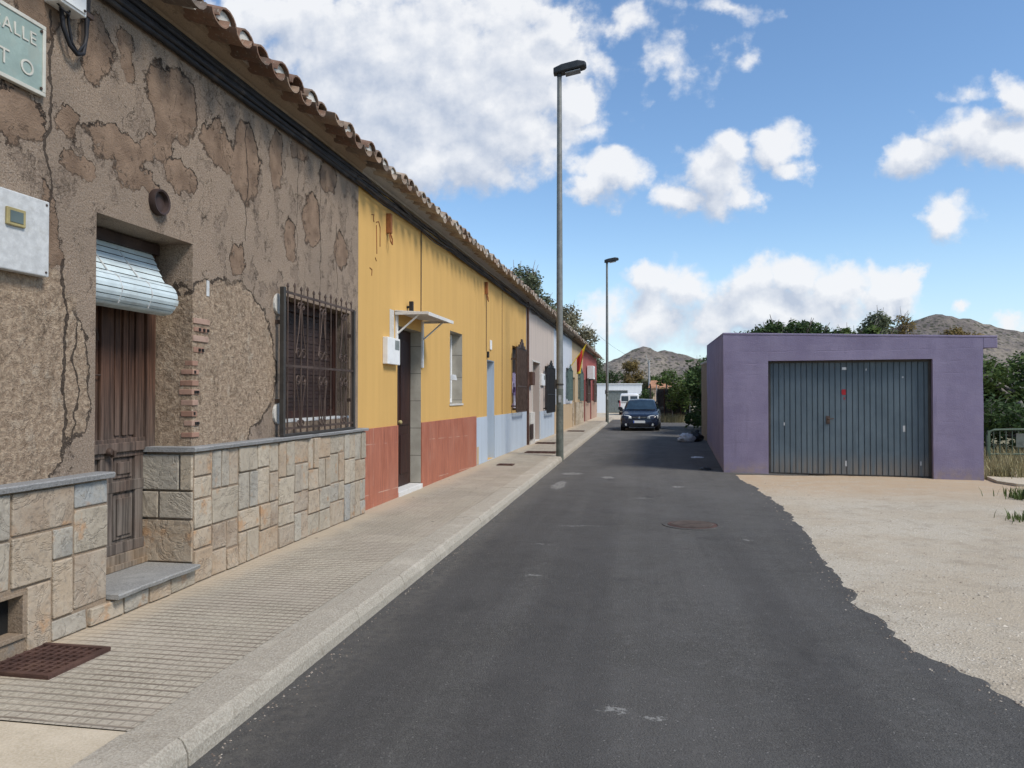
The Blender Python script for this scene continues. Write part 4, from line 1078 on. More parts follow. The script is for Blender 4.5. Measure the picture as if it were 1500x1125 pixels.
# awning: folded sheet with flap edge, wall strips and braces
g = MB(); k = 8
for i in range(k):
    a, b = 10.40 + 1.37 * i / k, 10.40 + 1.37 * (i + 1) / k
    za = 2.81 - .012 * math.sin(i / k * math.pi); zb = 2.81 - .012 * math.sin((i + 1) / k * math.pi)
    V = [h.p(a, .005, za), h.p(b, .005, zb), h.p(a, .50, za - .035), h.p(b, .50, zb - .035)]
    V += [v + Vector((0, 0, .018)) for v in V]
    g.hexa(V)
h.box(g, 10.395, 10.415, .01, .50, 2.76, 2.80); h.box(g, 11.76, 11.78, .01, .5, 2.76, 2.80); h.box(g, 10.395, 11.78, .495, .515, 2.745, 2.795)
aw = g.build('awning', M['marble'], h.root, bevel=.002)
g = MB()
h.box(g, 10.44, 10.50, .0, .03, 2.18, 2.79); h.box(g, 11.70, 11.76, .0, .03, 2.05, 2.79); g.build('wall_strip', M['white'], aw, bevel=.003)
g = MB()
for s in (10.47, 11.73): g.tube([h.p(s, .03, 2.50), h.p(s, .36, 2.78)], .014, 6)
g.build('brace', M['white'], aw)
g = MB(); h.box(g, 9.92, 10.44, .0, .075, 2.04, 2.41); bx = g.build('meter_cabinet', M['white'], h.root, bevel=.006)
g = MB(); h.box(g, 10.22, 10.4, .075, .079, 2.25, 2.38); g.build('pane', M['frame_grey'], bx)
g = MB(); h.box(g, 10.20, 10.38, .0, .005, 2.38, 2.82); g.build('bare_plaster', M['lime'], h.root)
g = MB(); g.tube([h.p(10.97, .0, 2.93), h.p(10.97, .06, 2.94)], .02, 8); h.box(g, 10.95, 11.0, .04, .1, 2.86, 3.02); g.build('door_lamp', M['trim'], h.root, bevel=.006)
g = MB(); g.tube([h.p(11.67, .006, 2.83), h.p(11.672, .008, 3.5), h.p(11.665, .01, 4.25)], .008, 6); g.build('wire', M['cable_brown'], h.root)
def bracket(h, s, z):
    g = MB(); h.box(g, s - .035, s + .035, .0, .07, z, z + .27); g.tube([h.p(s, .05, z), h.p(s + .03, .07, z - .08), h.p(s + .0, .08, z - .16), h.p(s - .05, .07, z - .12), h.p(s - .03, .05, z - .02)], .01, 6)
    g.build('cable_bracket', M['rust'], h.root, bevel=.004)
bracket(h, 10.08, 3.86)
g = MB()
for pts in (((9.48, 3.98), (9.56, 4.0), (9.55, 3.93), (9.57, 3.90)), ((9.66, 3.92), (9.74, 3.95), (9.80, 3.88), (9.80, 3.62)), ((9.66, 3.88), (9.68, 3.5)), ((9.62, 3.44), (9.66, 3.4)), ((9.42, 3.27), (9.5, 3.26), (9.49, 3.18))):
    g.tube([h.p(a, .002, b) for a, b in pts], .007, 5)
g.build('scars', M['rust'], h.root)

# ---- house 3: yellow over pale blue
h = House('yellow_house', 'yellow house with a pale blue dado and blue painted door recess', 15.615, 22.27)
D3 = (16.72, 17.54, .15, 2.42, .26); W3 = (19.95, 21.65, 1.2, 2.95, .2)
h.wall(M['yellow2'], [D3, W3]); h.cornice(M['cornice_grey']); h.roof()
h.band('dado', M['blue'], 15.62, 22.26, .0, 1.14, .016, [D3], bevel=.003)
g = MB()
for a, b, c, d in ((16.722, 16.735, .15, 2.415), (17.525, 17.538, .15, 2.415), (16.735, 17.525, 2.405, 2.415)): h.box(g, a, b, -.25, -.0, c, d)
g.build('reveal_lining', M['blue'], h.root)
g = MB(); h.box(g, 16.735, 17.525, -.25, -.2, .15, 2.405)
for z0, z1 in ((.3, .95), (1.1, 2.25)):
    for s in (16.80, 17.16): h.box(g, s, s + .3, -.2, -.188, z0, z1)
dr = g.build('door', M['blue'], h.root, bevel=.005)
g = MB(); g.lathe([(.001, 0), (.03, 0), (.032, -.03), (.02, -.045), (.001, -.046)], h.p(17.45, -.2, 1.1), 'Y', 12); g.build('handle', M['iron'], dr)
g = MB(); h.box(g, 19.96, 21.64, -.19, -.14, 1.21, 2.94); w = g.build('window', M['shutter'], h.root)
def cloth_items(h, s0, s1, z0, z1, n):
    g = MB()
    for k in range(22):
        a = R.uniform(s0, s1 - .2); b = R.uniform(z0, z1 - .15)
        h.box(g, a, a + R.uniform(.1, .3), n, n + R.uniform(.01, .05), b, b + R.uniform(.1, .4), R.random())
    return g
cloth_items(h, 20.1, 21.5, 1.25, 2.1, -.1).build('curtain', M['purple_cloth'], w, bevel=.01)
def far_grille(h, s0, s1, z0, z1, n, mat, nb=14):
    g = MB()
    for i in range(nb + 1):
        s = s0 + (s1 - s0) * i / nb; g.tube([h.p(s, n, z0), h.p(s, n, z1)], .014, 5)
    for z in (z0, z0 * .6 + z1 * .4, z1): h.box(g, s0, s1, n - .012, n + .012, z - .02, z + .02)
    for z in (z0 + .15, z1 - .3):
        for s in (s0, s1): h.box(g, s - .015, s + .015, 0, n, z - .02, z + .02)
    for s in (s0, s1): h.box(g, s - .03, s + .03, n - .03, n + .02, z0, z1)
    h.crest(g, s0, s1, z1, n)
    return g.build('window_grille', mat, h.root)
far_grille(h, 19.75, 21.35, 1.18, 2.88, .16, M['iron'])
g = MB(); h.box(g, 17.0, 17.16, .0, .03, 2.66, 2.88); g.build('house_plaque', M['white'], h.root, bevel=.01)
g = MB(); h.box(g, 16.68, 16.76, .0, .05, 2.46, 2.6); g.build('door_lamp', M['trim'], h.root, bevel=.01)
bracket(h, 16.5, 3.86)
g = MB(); g.tube([h.p(16.62, .006, 2.6), h.p(16.62, .008, 3.9)], .008, 5); g.tube([h.p(18.5, .004, 1.15), h.p(18.5, .004, 4.3)], .006, 5); g.build('wire', M['cable_brown'], h.root)
g = MB()
h.box(g, 15.63, 15.80, .016, .022, .15, .52); g.build('bare_plaster', M['ochre'], h.root)

# ---- house 4: beige
h = House('beige_house', 'pinkish beige house with a blue dado, between the yellow and the white houses', 22.275, 29.0)
D4 = (23.45, 25.0, .15, 2.68, .35); W4 = (26.4, 28.6, 1.05, 2.66, .2)
h.wall(M['beige'], [D4, W4]); h.cornice(M['cornice_grey']); h.roof()
h.band('dado', M['blue'], 22.5, 28.99, .0, 1.08, .016, [D4])
g = MB(); h.box(g, 23.46, 24.99, -.34, -.28, .15, 2.67)
for s in (23.55, 24.3): h.box(g, s, s + .6, -.28, -.265, .4, 2.5)
g.build('door', M['wood'], h.root, bevel=.006)
g = MB(); h.box(g, 22.5, 23.4, .0, .1, .13, 1.1); h.box(g, 25.02, 25.06, .0, .03, .1, 2.7); h.box(g, 23.4, 23.44, .0, .03, .1, 2.7); h.box(g, 23.4, 25.06, .0, .03, 2.68, 2.73); g.build('door_surround', M['lime'], h.root)
g = MB(); h.box(g, 22.65, 23.15, .0, .14, 1.93, 2.33); g.build('letter_box', M['wood'], h.root, bevel=.01)
g = MB(); h.box(g, 25.3, 26.0, .0, .07, 1.95, 2.35); bx = g.build('meter_cabinet', M['white'], h.root, bevel=.01)
g = MB(); h.box(g, 25.7, 25.9, .07, .074, 2.15, 2.3); g.build('pane', M['frame_grey'], bx)
g = MB(); h.box(g, 26.41, 28.59, -.19, -.14, 1.06, 2.65); g.build('window', M['shutter'], h.root)
far_grille(h, 26.0, 28.2, 1.02, 2.6, .14, M['trim'], 18)
g = MB(); h.box(g, 23.46, 24.99, -.2, .02, .1, .16); g.build('door_step', M['marble'], h.root)
g = MB(); g.tube([h.p(22.33, .05, .15), h.p(22.33, .05, 4.4)], .035, 8); g.build('downpipe', M['rust_dark'], h.root, smooth=True, auto=40)
g = MB(); h.box(g, 22.42, 22.9, .1, .13, .3, .75); g.build('hatch', M['shutter'], h.root)

# ---- house 5: white
h = House('white_house', 'narrow bluish white house half hidden behind the near lamp post', 29.005, 36.0)
W5 = (33.4, 35.3, 1.45, 2.85, .2); D5 = (30.2, 31.2, .15, 2.4, .25)
h.wall(M['whiteblue'], [W5, D5], 4.40); h.cornice(M['cornice_grey'], -.06); h.roof(-.06)
h.band('dado', M['ochre'], 29.01, 35.99, .0, 1.25, .016, [D5])
g = MB(); h.box(g, 30.21, 31.19, -.24, -.18, .15, 2.39); g.build('door', M['wood_dark'], h.root)
g = MB(); h.box(g, 33.41, 35.29, -.19, -.12, 1.46, 2.84); g.build('window', M['green'], h.root)
far_grille(h, 33.2, 35.1, 1.4, 2.75, .12, M['green'], 14)
g = MB(); h.box(g, 29.4, 29.9, .0, .08, 2.0, 2.4); g.build('meter_cabinet', M['white'], h.root)

# ---- house 6: ochre with sandstone dado
h = House('ochre_house', 'ochre house faced with sandstone blocks, a flag hanging on its wall', 36.005, 42.1)
D6 = (36.5, 37.6, .15, 2.5, .25); W6 = (39.3, 41.3, 1.4, 2.85, .2)
h.wall(M['ochre'], [D6, W6], 4.34); h.cornice(M['cornice'], -.12); h.roof(-.12)
g = MB()
for a, b, c, d in h.cells(36.02, 42.09, .0, 1.3, [D6]): put_stones(h, g, [(q[0], q[1], q[2], q[3]) for q in ashlar(a, b, c, d, 21)], .05)
g.build('stone_facing', M['sandstone'], h.root)
g = MB(); h.box(g, 36.51, 37.59, -.24, -.18, .15, 2.49); g.build('door', M['wood_dark'], h.root)
g = MB(); h.box(g, 39.31, 41.29, -.19, -.12, 1.41, 2.84); g.build('window', M['green'], h.root)
far_grille(h, 39.1, 41.1, 1.35, 2.8, .12, M['green'], 14)
# ---- house 7: red, end of the row
h = House('red_house', 'faded red house with a buff dado at the far end of the row', 42.105, 53.4)
W7 = (44.0, 46.2, 1.25, 2.6, .2); W8 = (49.5, 51.6, 1.25, 2.6, .2); D7 = (42.5, 43.4, .15, 2.5, .25); D8 = (47.2, 48.3, .15, 2.5, .25)
h.wall(M['redwall'], [W7, W8, D7, D8], 4.26); h.cornice(M['iron_post'], -.2); h.roof(-.2)
h.band('dado', M['buff'], 42.12, 53.39, .0, 1.3, .016, [D7, D8, W7, W8])
for D in (D7, D8):
    g = MB(); h.box(g, D[0] + .01, D[1] - .01, -.24, -.18, .15, 2.49); g.build('door', M['wood_dark'], h.root)
for W in (W7, W8):
    g = MB(); h.box(g, W[0] + .01, W[1] - .01, -.19, -.12, W[2] + .01, W[3] - .01); g.build('window', M['shutter'], h.root)
    far_grille(h, W[0] - .2, W[1] - .2, W[2] - .05, W[3] - .05, .12, M['iron'], 12)
t = on_wall('air_conditioner', 'white air conditioner box on brackets high on the faded red wall', 'air conditioner', 45.0, .03, 2.58)
g = MB(); g.box(-.6, .6, -.4, -.02, 0, .78); cs = g.build('case', M['white'], t, bevel=.02)
g = MB(); g.lathe([(.29, -.405), (.31, -.41), (.31, -.402), (.001, -.402)], (-.14, 0, .39), 'Y', 24)
for k in range(6): g.box(-.43, .15, -.412, -.406, .15 + k * .09, .17 + k * .09)
g.build('fan_guard', M['boxgrey'], cs)
g = MB()
for x in (-.35, .35): g.box(x - .02, x + .02, -.36, 0, -.05, 0); g.box(x - .02, x + .02, -.03, 0, -.25, 0)
g.build('bracket', M['iron'], t)

# flag: cloth hanging from a slanting staff
t = on_wall('flag', 'red and yellow flag drooping from a slanting staff on the ochre wall', 'flag', 35.2, .0, 2.95)
g = MB(); g.tube([(0, 0, 0), (.05, -.75, 1.05)], .02, 8); g.build('staff', M['flag_yellow'], t)
g = MB(); nu, nv = 12, 18
def fp(u, v):
    top = Vector((.02 + .035 * u, -.3 - .42 * u, .45 + .58 * u)); drop = 1.05 * v * (1 - .25 * (1 - u))
    fold = .09 * math.sin(u * 9 + v * 2.5) * (.3 + v)
    q = top + Vector((fold, -.12 * v * math.sin(u * 3) - u * -.32 * v, -drop - .28 * u * v)); return q
V = [fp(i / nu, j / nv) for i in range(nu + 1) for j in range(nv + 1)]
for i in range(nu):
    for j in range(nv):
        g.cur = 1 if i >= nu * .66 or j >= nv * .84 else 0
        g.face([V[i * (nv + 1) + j], V[(i + 1) * (nv + 1) + j], V[(i + 1) * (nv + 1) + j + 1], V[i * (nv + 1) + j + 1]])
o = g.build('cloth', [M['flag_red'], M['flag_yellow']], t, smooth=True, recalc=False)
sm = o.modifiers.new('thick', 'SOLIDIFY'); sm.thickness = .004

# ------------------------------------------------------------------ covers and grates
def grid_cover(name, label, x, y, z, w, d, rz, nx, ny, mat, rim=.03):
    t = empty(name, (x, y, z), rz, label, 'cover')
    g = MB(); g.box(-w / 2, w / 2, -d / 2, d / 2, 0, .010); g.build('plate', mat, t, bevel=.003)
    g = MB()
    for a, b, c, e in ((-w / 2, w / 2, -d / 2, -d / 2 + rim), (-w / 2, w / 2, d / 2 - rim, d / 2), (-w / 2, -w / 2 + rim, -d / 2 + rim, d / 2 - rim), (w / 2 - rim, w / 2, -d / 2 + rim, d / 2 - rim)):
        g.box(a, b, c, e, .010, .026)
    for i in range(1, nx):
        q = -w / 2 + rim + (w - 2 * rim) * i / nx; g.box(q - .006, q + .006, -d / 2 + rim, d / 2 - rim, .010, .022)
    for j in range(1, ny):
        q = -d / 2 + rim + (d - 2 * rim) * j / ny; g.box(-w / 2 + rim, w / 2 - rim, q - .006, q + .006, .010, .021)
    g.build('rib', mat, t, bevel=.002)
    return t
grid_cover('inspection_cover', 'rusty brown ribbed iron cover in the near pavement below the stone plinth', -3.24, 3.72, .134, .5, .46, rad(-1), 9, 7, M['rust_dark'])
grid_cover('inspection_cover', 'small dark pavement cover beside the red tiled dado', -2.75, 15.85, .128, .34, .3, 0, 3, 3, M['rust_dark'])
grid_cover('inspection_cover', 'dark pavement cover just left of the near lamp post foot', -2.45, 19.5, .128, .8, .5, 0, 4, 3, M['rust_dark'])
grid_cover('inspection_cover', 'dark pavement cover in front of the brown door of the beige house', -2.78, 23.3, .128, .6, .6, 0, 4, 3, M['rust_dark'])
grid_cover('inspection_cover', 'distant pavement cover near the white house', -2.5, 31.5, .128, .7, .6, 0, 4, 3, M['rust_dark'])
t = empty('manhole_cover', (.66, 9.48, .026), .2, 'round rusty manhole cover set in the grey road', 'manhole cover')
g = MB(); g.lathe([(.001, .004), (.30, .004), (.305, .012), (.36, .012), (.365, -.01)], seg=40); g.build('frame', M['asphalt'], t, smooth=True, auto=30)
g = MB(); g.lathe([(.001, .012), (.292, .012), (.296, .004)], seg=36); ld = g.build('lid', M['rust_dark'], t, smooth=True, auto=30)
g = MB()
for i in range(-7, 8):
    for j in range(-7, 8):
        x, y = i * .038 + (.019 if j % 2 else 0), j * .036
        if math.hypot(x, y) < .265: g.box(x - .013, x + .013, y - .011, y + .011, .012, .019)
g.build('tread_pattern', M['tread'], ld)

# ------------------------------------------------------------------ street lamps
lp = empty('street_lamp', (-1.86, 18.45, .02), 0, 'tall grey street lamp standing on the kerb beside the beige house', 'street lamp', 'street lamps along the kerb')
g = MB(); g.tube([(0, 0, 0), (0, 0, 3), (0, 0, 6), (0, 0, 9.45)], [.088, .08, .07, .056], 20); pole = g.build('pole', M['pole'], lp, smooth=True, auto=40)
g = MB(); g.tube([(0, 0, .0), (0, 0, .28), (0, 0, 1.75)], [.094, .0905, .0865], 20); g.build('painted_foot', M['pole_band'], pole, smooth=True, auto=40)
g = MB(); g.box(-.12, -.07, -.05, .05, 1.75, 1.98); g.tube([(0, 0, 1.84), (0, 0, 1.88)], .095, 16); g.build('clamp', M['iron_post'], pole, bevel=.005)
g = MB(); g.box(-.02, .05, -.096, -.086, 1.42, 1.6); g.build('sticker', M['sticker'], pole)
g = MB()
g.tube([(0, 0, 9.40), (0, 0, 9.52)], .062, 14)
V = []
for x, y0, y1, z0, z1 in ((-.14, -.10, .10, 9.47, 9.63), (.06, -.15, .15, 9.49, 9.69), (.45, -.16, .16, 9.56, 9.76), (.62, -.14, .14, 9.60, 9.73), (.66, -.10, .10, 9.62, 9.70)):
    V += [(x, y0, z0 + .03), (x, y0 + .02, z0), (x, y1 - .02, z0), (x, y1, z0 + .03), (x, y1, z1 - .03), (x, y1 - .04, z1), (x, y0 + .04, z1), (x, y0, z1 - .03)]
g.faces(V, [(i * 8 + j, i * 8 + (j + 1) % 8, i * 8 + 8 + (j + 1) % 8, i * 8 + 8 + j) for i in range(4) for j in range(8)] + [tuple(range(8)), tuple(range(32, 40))])
head = g.build('lamp_head', M['lamp'], lp, bevel=.008)
g = MB(); Mx = Matrix.Translation((.33, 0, 9.515)) @ Matrix.Rotation(rad(-10.5), 4, 'Y'); g.box(-.19, .19, -.12, .12, -.03, .0, M=Mx); g.build('lamp_lens', M['lamp_glass'], head, bevel=.01)
l2 = copy_tree(lp); l2.location = (-1.66, 43.2, .02); l2.scale = (1, 1, .965)
l2['label'] = 'distant grey street lamp at the end of the pavement, by the red house'

# ------------------------------------------------------------------ purple garage
GA = math.atan2(-.62, 4.67)
gt = empty('garage', (1.76, 16.12, 0), GA, 'flat roofed purple garage with a ribbed blue grey metal door', 'garage')
ca, sa = math.cos(GA), math.sin(GA)
def loc(x, y): dx, dy = x - 1.76, y - 16.12; return (dx * ca + dy * sa, -dx * sa + dy * ca)
FW = 4.71
BL = loc(2.36, 26.6); BR = loc(7.1, 26.0)
DX0, DX1, DZ = .875, 3.86, 2.31
def ztop(x, y): return 2.86 - .035 * x + .038 * y
g = MB(); NXW = 30
def wz(x): return ztop(x, 0)
cells = sorted({0., DX0, DX1, FW, *[FW * i / NXW for i in range(NXW + 1)]})
def wob(x, y, z):
    q = Vector((x * 1.3, y * 1.3, z * 1.3)); k = 1. if not (DX0 - .01 < x < DX1 + .01 and z < DZ + .01) else .0
    if z > 2.55: k *= .3
    return (x + k * (.014 * noise.noise(q) + .006 * noise.noise(q * 5)), y + k * (.016 * noise.noise(q + Vector((9, 0, 0))) + .006 * noise.noise(q * 5 + Vector((0, 9, 0)))), z)
jit = lambda a, b: .012 * noise.noise(Vector((a * .9, b * .9, 4)))
for a, b in zip(cells, cells[1:]):
    m_ = (a + b) / 2
    zs = [DZ, 2.5] if DX0 < m_ < DX1 else [-.05, .4, .9, 1.4, 1.9, DZ, 2.5]
    zs = [DZ, DZ + .2] if DX0 < m_ < DX1 else [-.05] + [.21 * q for q in range(1, 11)] + [DZ, DZ + .2]
    for i, zz in enumerate(zs):
        zn = zs[i + 1] if i + 1 < len(zs) else None
        z0a = zz; z1a = zn if zn else wz(a); z1b = zn if zn else wz(b)
        g.face([wob(a, 0, z0a), wob(b, 0, z0a), wob(b, 0, z1b), wob(a, 0, z1a)])
DP = .16
for x in (DX0, DX1): g.face([(x, 0, -.05), (x, 0, DZ), (x, DP + .1, DZ), (x, DP + .1, -.05)])
g.face([(DX0, 0, DZ), (DX1, 0, DZ), (DX1, DP + .1, DZ), (DX0, DP + .1, DZ)])
def side(p0, p1, n_=40):
    for i in range(n_):
        u, v = i / n_, (i + 1) / n_
        A = (p0[0] + (p1[0] - p0[0]) * u, p0[1] + (p1[1] - p0[1]) * u); B = (p0[0] + (p1[0] - p0[0]) * v, p0[1] + (p1[1] - p0[1]) * v)
        hs_ = [-.05] + [.21 * q for q in range(1, 11)] + [DZ, DZ + .2]
        for q, r_ in zip(hs_, hs_[1:] + [None]):
            g.face([wob(*A, q), wob(*B, q), wob(*B, r_ or ztop(*B)), wob(*A, r_ or ztop(*A))])
side((0, 0), BL); side(BL, BR); side(BR, (FW, 0))
g.build('wall', M['purple'], gt, recalc=False)
g = MB(); th = .02
def rp(x, y, dz): return (x, y, ztop(x, y) + dz)
C = [(-.006, -.006), (FW + .24, -.006), (BR[0] + .25, BR[1]), BL]
g.faces([rp(x, y, -.20 if i in (1, 2) else -.003) for i, (x, y) in enumerate(C)][:0] + [rp(x, y, .002) for x, y in C] + [rp(x, y, .045) for x, y in C], [(0, 1, 2, 3), (7, 6, 5, 4), (0, 4, 5, 1), (1, 5, 6, 2), (2, 6, 7, 3), (3, 7, 4, 0)])
rf = g.build('roof', M['purple'], gt, bevel=.01)
g = MB(); V = [(FW + .002, -.003), (FW + .24, -.003), (BR[0] + .003, BR[1]), (BR[0] + .25, BR[1])]
g.hexa([(*q, ztop(*q) - .19) for q in V] + [(*q, ztop(*q) + .0) for q in V]); g.build('overhang', M['purple'], rf, bevel=.012)
# door of ribbed sheet
g = MB(); n_ = 28; x = DX0 + .005; W_ = (DX1 - DX0 - .01) / n_; pts = []
for i in range(n_):
    x0 = x + i * W_
    pts += [(x0, DP), (x0 + W_ * .80, DP), (x0 + W_ * .86, DP + .02), (x0 + W_ * .95, DP + .02)]
pts.append((x + n_ * W_, DP))
for (a, ya), (b, yb) in zip(pts, pts[1:]): g.face([(a, ya, .025), (b, yb, .025), (b, yb, DZ - .005), (a, ya, DZ - .005)])
for i in (9, 10, 14): g.box(x + i * W_ - .006, x + i * W_ + .008, DP - .010, DP - .001, .03, DZ - .01)
gd = g.build('garage_door', M['gdoor'], gt, recalc=False)
g = MB()
for a, b, c, d in ((DX0 + .002, DX0 + .05, .0, DZ - .045), (DX1 - .05, DX1 - .002, .0, DZ - .045), (DX0 + .002, DX1 - .002, DZ - .045, DZ - .003)): g.box(a, b, DP - .03, DP - .006, c, d)
g.box(DX0 + .05, DX1 - .05, DP - .012, DP - .003, .02, .045)
g.build('door_frame', M['iron_post'], gd, bevel=.003)
g = MB(); g.tube([(DX0 + 1.14, DP - .005, 1.14), (DX0 + 1.14, DP - .05, 1.14), (DX0 + 1.24, DP - .05, 1.15)], .011, 8); g.box(DX0 + 1.10, DX0 + 1.17, DP - .012, DP - .001, 1.04, 1.2); g.build('handle', M['iron'], gd)
g = MB(); g.box(DX0 + 1.40, DX0 + 1.48, DP - .004, DP - .001, 2.12, 2.17); g.build('label_plate', M['white'], gd)
g = MB()
for i_, (a, b, c, d) in enumerate(((1.40, 1.47, 1.62, 1.73), (1.39, 1.45, 1.645, 1.715), (1.43, 1.455, 1.53, 1.57))): g.box(DX0 + a, DX0 + b, DP - .003 - .001 * i_, DP - .001, c, d)
g.build('paint_mark', M['redmark'], gd)
g = MB()
for a, c, w, hh in ((1.45, .2, .03, .11), (2.49, .9, .04, .12), (2.48, 1.95, .03, .03), (2.79, .25, .02, .08), (.3, 1.0, .02, .06), (1.83, 2.1, .02, .04)): g.box(DX0 + a, DX0 + a + w, DP - .003, DP - .001, c, c + hh)
g.build('paint_drip', M['boxgrey'], gd)
# wall behind the garage along the road
t = empty('boundary_wall', (2.42, 26.7, 0), rad(1), 'narrow unpainted block wall joined to the back of the purple garage', 'wall')
g = MB(); g.box(0, .25, 0, 2.4, -.05, 2.75); g.build('wall', M['mortar'], t, bevel=.01)
g = MB(); g.box(-.03, .28, -.0, 2.43, 2.75, 2.83); g.build('coping', M['cornice_grey'], t, bevel=.01)

# ------------------------------------------------------------------ vegetation
def crown_mesh(rs, clumps, leaves, size, flat=.5, shell=.55):
    """leaf-sized faces spread through clumps (x, y, z, r)"""
    g = MB(); tot = sum(c[3] ** 2 for c in clumps)
    for cx, cy, cz, cr_ in clumps:
        k = int(leaves * cr_ ** 2 / tot); tone = rs.uniform(-.22, .22)
        for _ in range(k):
            d = Vector((rs.gauss(0, 1), rs.gauss(0, 1), rs.gauss(0, 1))).normalized()
            p = Vector((cx, cy, cz)) + d * cr_ * (shell + (1 - shell) * rs.random()) * rs.uniform(.75, 1.12)
            if noise.noise(p * (1.5 / max(cr_, .3))) < -.22: continue
            s = size * rs.uniform(.6, 1.5)
            a = Vector((rs.gauss(0, 1), rs.gauss(0, 1), rs.gauss(0, flat))).normalized(); b = a.cross(d + Vector((rs.uniform(-.6, .6), rs.uniform(-.6, .6), rs.uniform(-.6, .6))))
            if b.length < .05: b = a.orthogonal()
            b.normalize()
            t = max(0, min(1, .5 + tone + rs.uniform(-.3, .3)))
            g.face([p - a * s, p + b * s * .5, p + a * s, p - b * s * .5], t)
    return g
def tree(name, x, y, label, clumps, leaves, size, leafmat, trunk_h=None, tr=.16, cat='tree', seed=1, group=None, limbs=True, base=0, bare=0):
    rs = random.Random(seed)
    t = empty(name, (x, y, base), 0, label, cat, group)
    crown_mesh(rs, clumps, leaves, size).build('crown', M[leafmat], t, recalc=False)
    zc = sum(c[2] for c in clumps) / len(clumps); th = trunk_h or zc * .7
    g = MB(); cx = sum(c[0] for c in clumps) / len(clumps); cy = sum(c[1] for c in clumps) / len(clumps)
    fork = Vector((cx * .4, cy * .4, th))
    g.tube([(0, 0, -.1), (cx * .1, cy * .1, th * .4), fork], [tr, tr * .8, tr * .65], 9)
    for c in clumps:
        e = Vector(c[:3]); mid = fork.lerp(e, .5) + Vector((rs.uniform(-.2, .2), rs.uniform(-.2, .2), .15))
        g.tube([fork, mid, e, e + (e - mid) * .6], [tr * .5, tr * .3, tr * .16, tr * .05], 6)
        for _ in range(3 + bare):
            d = Vector((rs.gauss(0, 1), rs.gauss(0, 1), abs(rs.gauss(.4, .7)))).normalized() * c[3] * (1.05 if not bare else 1.25)
            g.tube([e, e + d * .5 + Vector((0, 0, rs.uniform(-.1, .1))), e + d], [tr * .14, tr * .09, tr * .04], 4)
    g.build('trunk', M['bark'], t, smooth=True, recalc=False)
    return t
def rc(rs, n, ex, ey, z0, z1, r0, r1, dome=True):
    out = []
    for _ in range(n):
        a = rs.uniform(0, 2 * math.pi); q = math.sqrt(rs.random()); z = rs.uniform(z0, z1)
        k = math.sqrt(max(.1, 1 - ((z - z0) / (z1 - z0 + 1e-6) * .95) ** 2)) if dome else 1
        out.append((ex * q * k * math.cos(a), ey * q * k * math.sin(a), z, rs.uniform(r0, r1)))
    return out
rs = random.Random(5)
# trees behind the row
tree('leafy_tree', -7.15, 45, 'dark green tree rising behind the roof ridge, left of the near lamp post', rc(rs, 40, 2.5, 1.8, 5.4, 8.7, .6, .95), 21000, .10, 'leaf_grey', 4.5, .22, seed=2, group='trees behind the row of houses')
tree('leafy_tree', -4.75, 50, 'pale grey green tree behind the eaves, right of the near lamp post', rc(rs, 34, 1.9, 1.5, 3.6, 7.0, .5, .85), 18000, .085, 'leaf_pale', 3.0, .2, seed=3, group='trees behind the row of houses')
tree('leafy_tree', -6.2, 56, 'grey leaved tree straight behind the near lamp post', rc(rs, 24, 1.9, 1.3, 4.6, 7.7, .5, .85), 8500, .09, 'leaf_grey', 4.0, .2, seed=14, group='trees behind the row of houses')
# behind the garage
tree('fig_tree', 6.25, 32.5, 'broad dark green tree showing above the left half of the garage roof', rc(rs, 34, 1.95, 1.2, 3.1, 4.3, .45, .62, False), 14000, .085, 'leaf_dark', 2.0, .2, seed=4, group='trees behind the garage')
tree('leafy_tree', 8.75, 32.5, 'small thin green tree in the gap behind the middle of the garage roof', rc(rs, 14, .8, .8, 3.2, 4.3, .3, .45, False), 3000, .08, 'leaf_mid', 2.0, .12, seed=5, group='trees behind the garage')
tree('leafy_tree', 9.75, 33, 'grey green bushy tree above the right part of the garage roof', rc(rs, 12, .7, .7, 3.2, 4.75, .35, .5), 3600, .075, 'leaf_grey', 2.2, .13, seed=6, group='trees behind the garage')
tree('bare_tree', 10.9, 33.5, 'half bare brownish shrub with upright twigs behind the garage roof', rc(rs, 9, .5, .5, 3.2, 4.7, .3, .42), 1000, .06, 'leaf_gold', 2.2, .10, seed=7, group='trees behind the garage', bare=7)
tree('dry_bush', 13.9, 37, 'yellow brown bush below the right hill, above the garage roof', rc(rs, 12, 1.5, .8, 3.4, 4.35, .35, .55), 3200, .08, 'leaf_gold', 2.0, .1, cat='bush', seed=8, group='trees behind the garage')
tree('dry_bush', 12.0, 38, 'brown bush beside the bare shrub behind the garage', rc(rs, 9, .8, .7, 3.2, 4.35, .35, .5), 2200, .07, 'leaf_gold', 2.0, .1, cat='bush', seed=18, group='trees behind the garage')
# right of the garage
tree('leafy_tree', 11.6, 24.5, 'large dark leafy tree to the right of the garage', rc(rs, 46, 2.4, 1.6, .75, 2.75, .45, .75, False), 15000, .085, 'leaf_mid', 1.0, .22, seed=9)
tree('leafy_tree', 10.3, 27.5, 'dark bush filling the gap behind the right end of the garage', rc(rs, 30, 2.6, 1.2, .4, 2.3, .5, .75, False), 8000, .09, 'leaf_dark', .8, .12, seed=19, cat='bush')
tree('leafy_bush', 9.9, 21.6, 'low dark shrub behind the green railing', rc(rs, 34, 2.0, .7, .25, 1.2, .35, .55, False), 7000, .06, 'leaf_dark', .5, .06, cat='bush', seed=29)
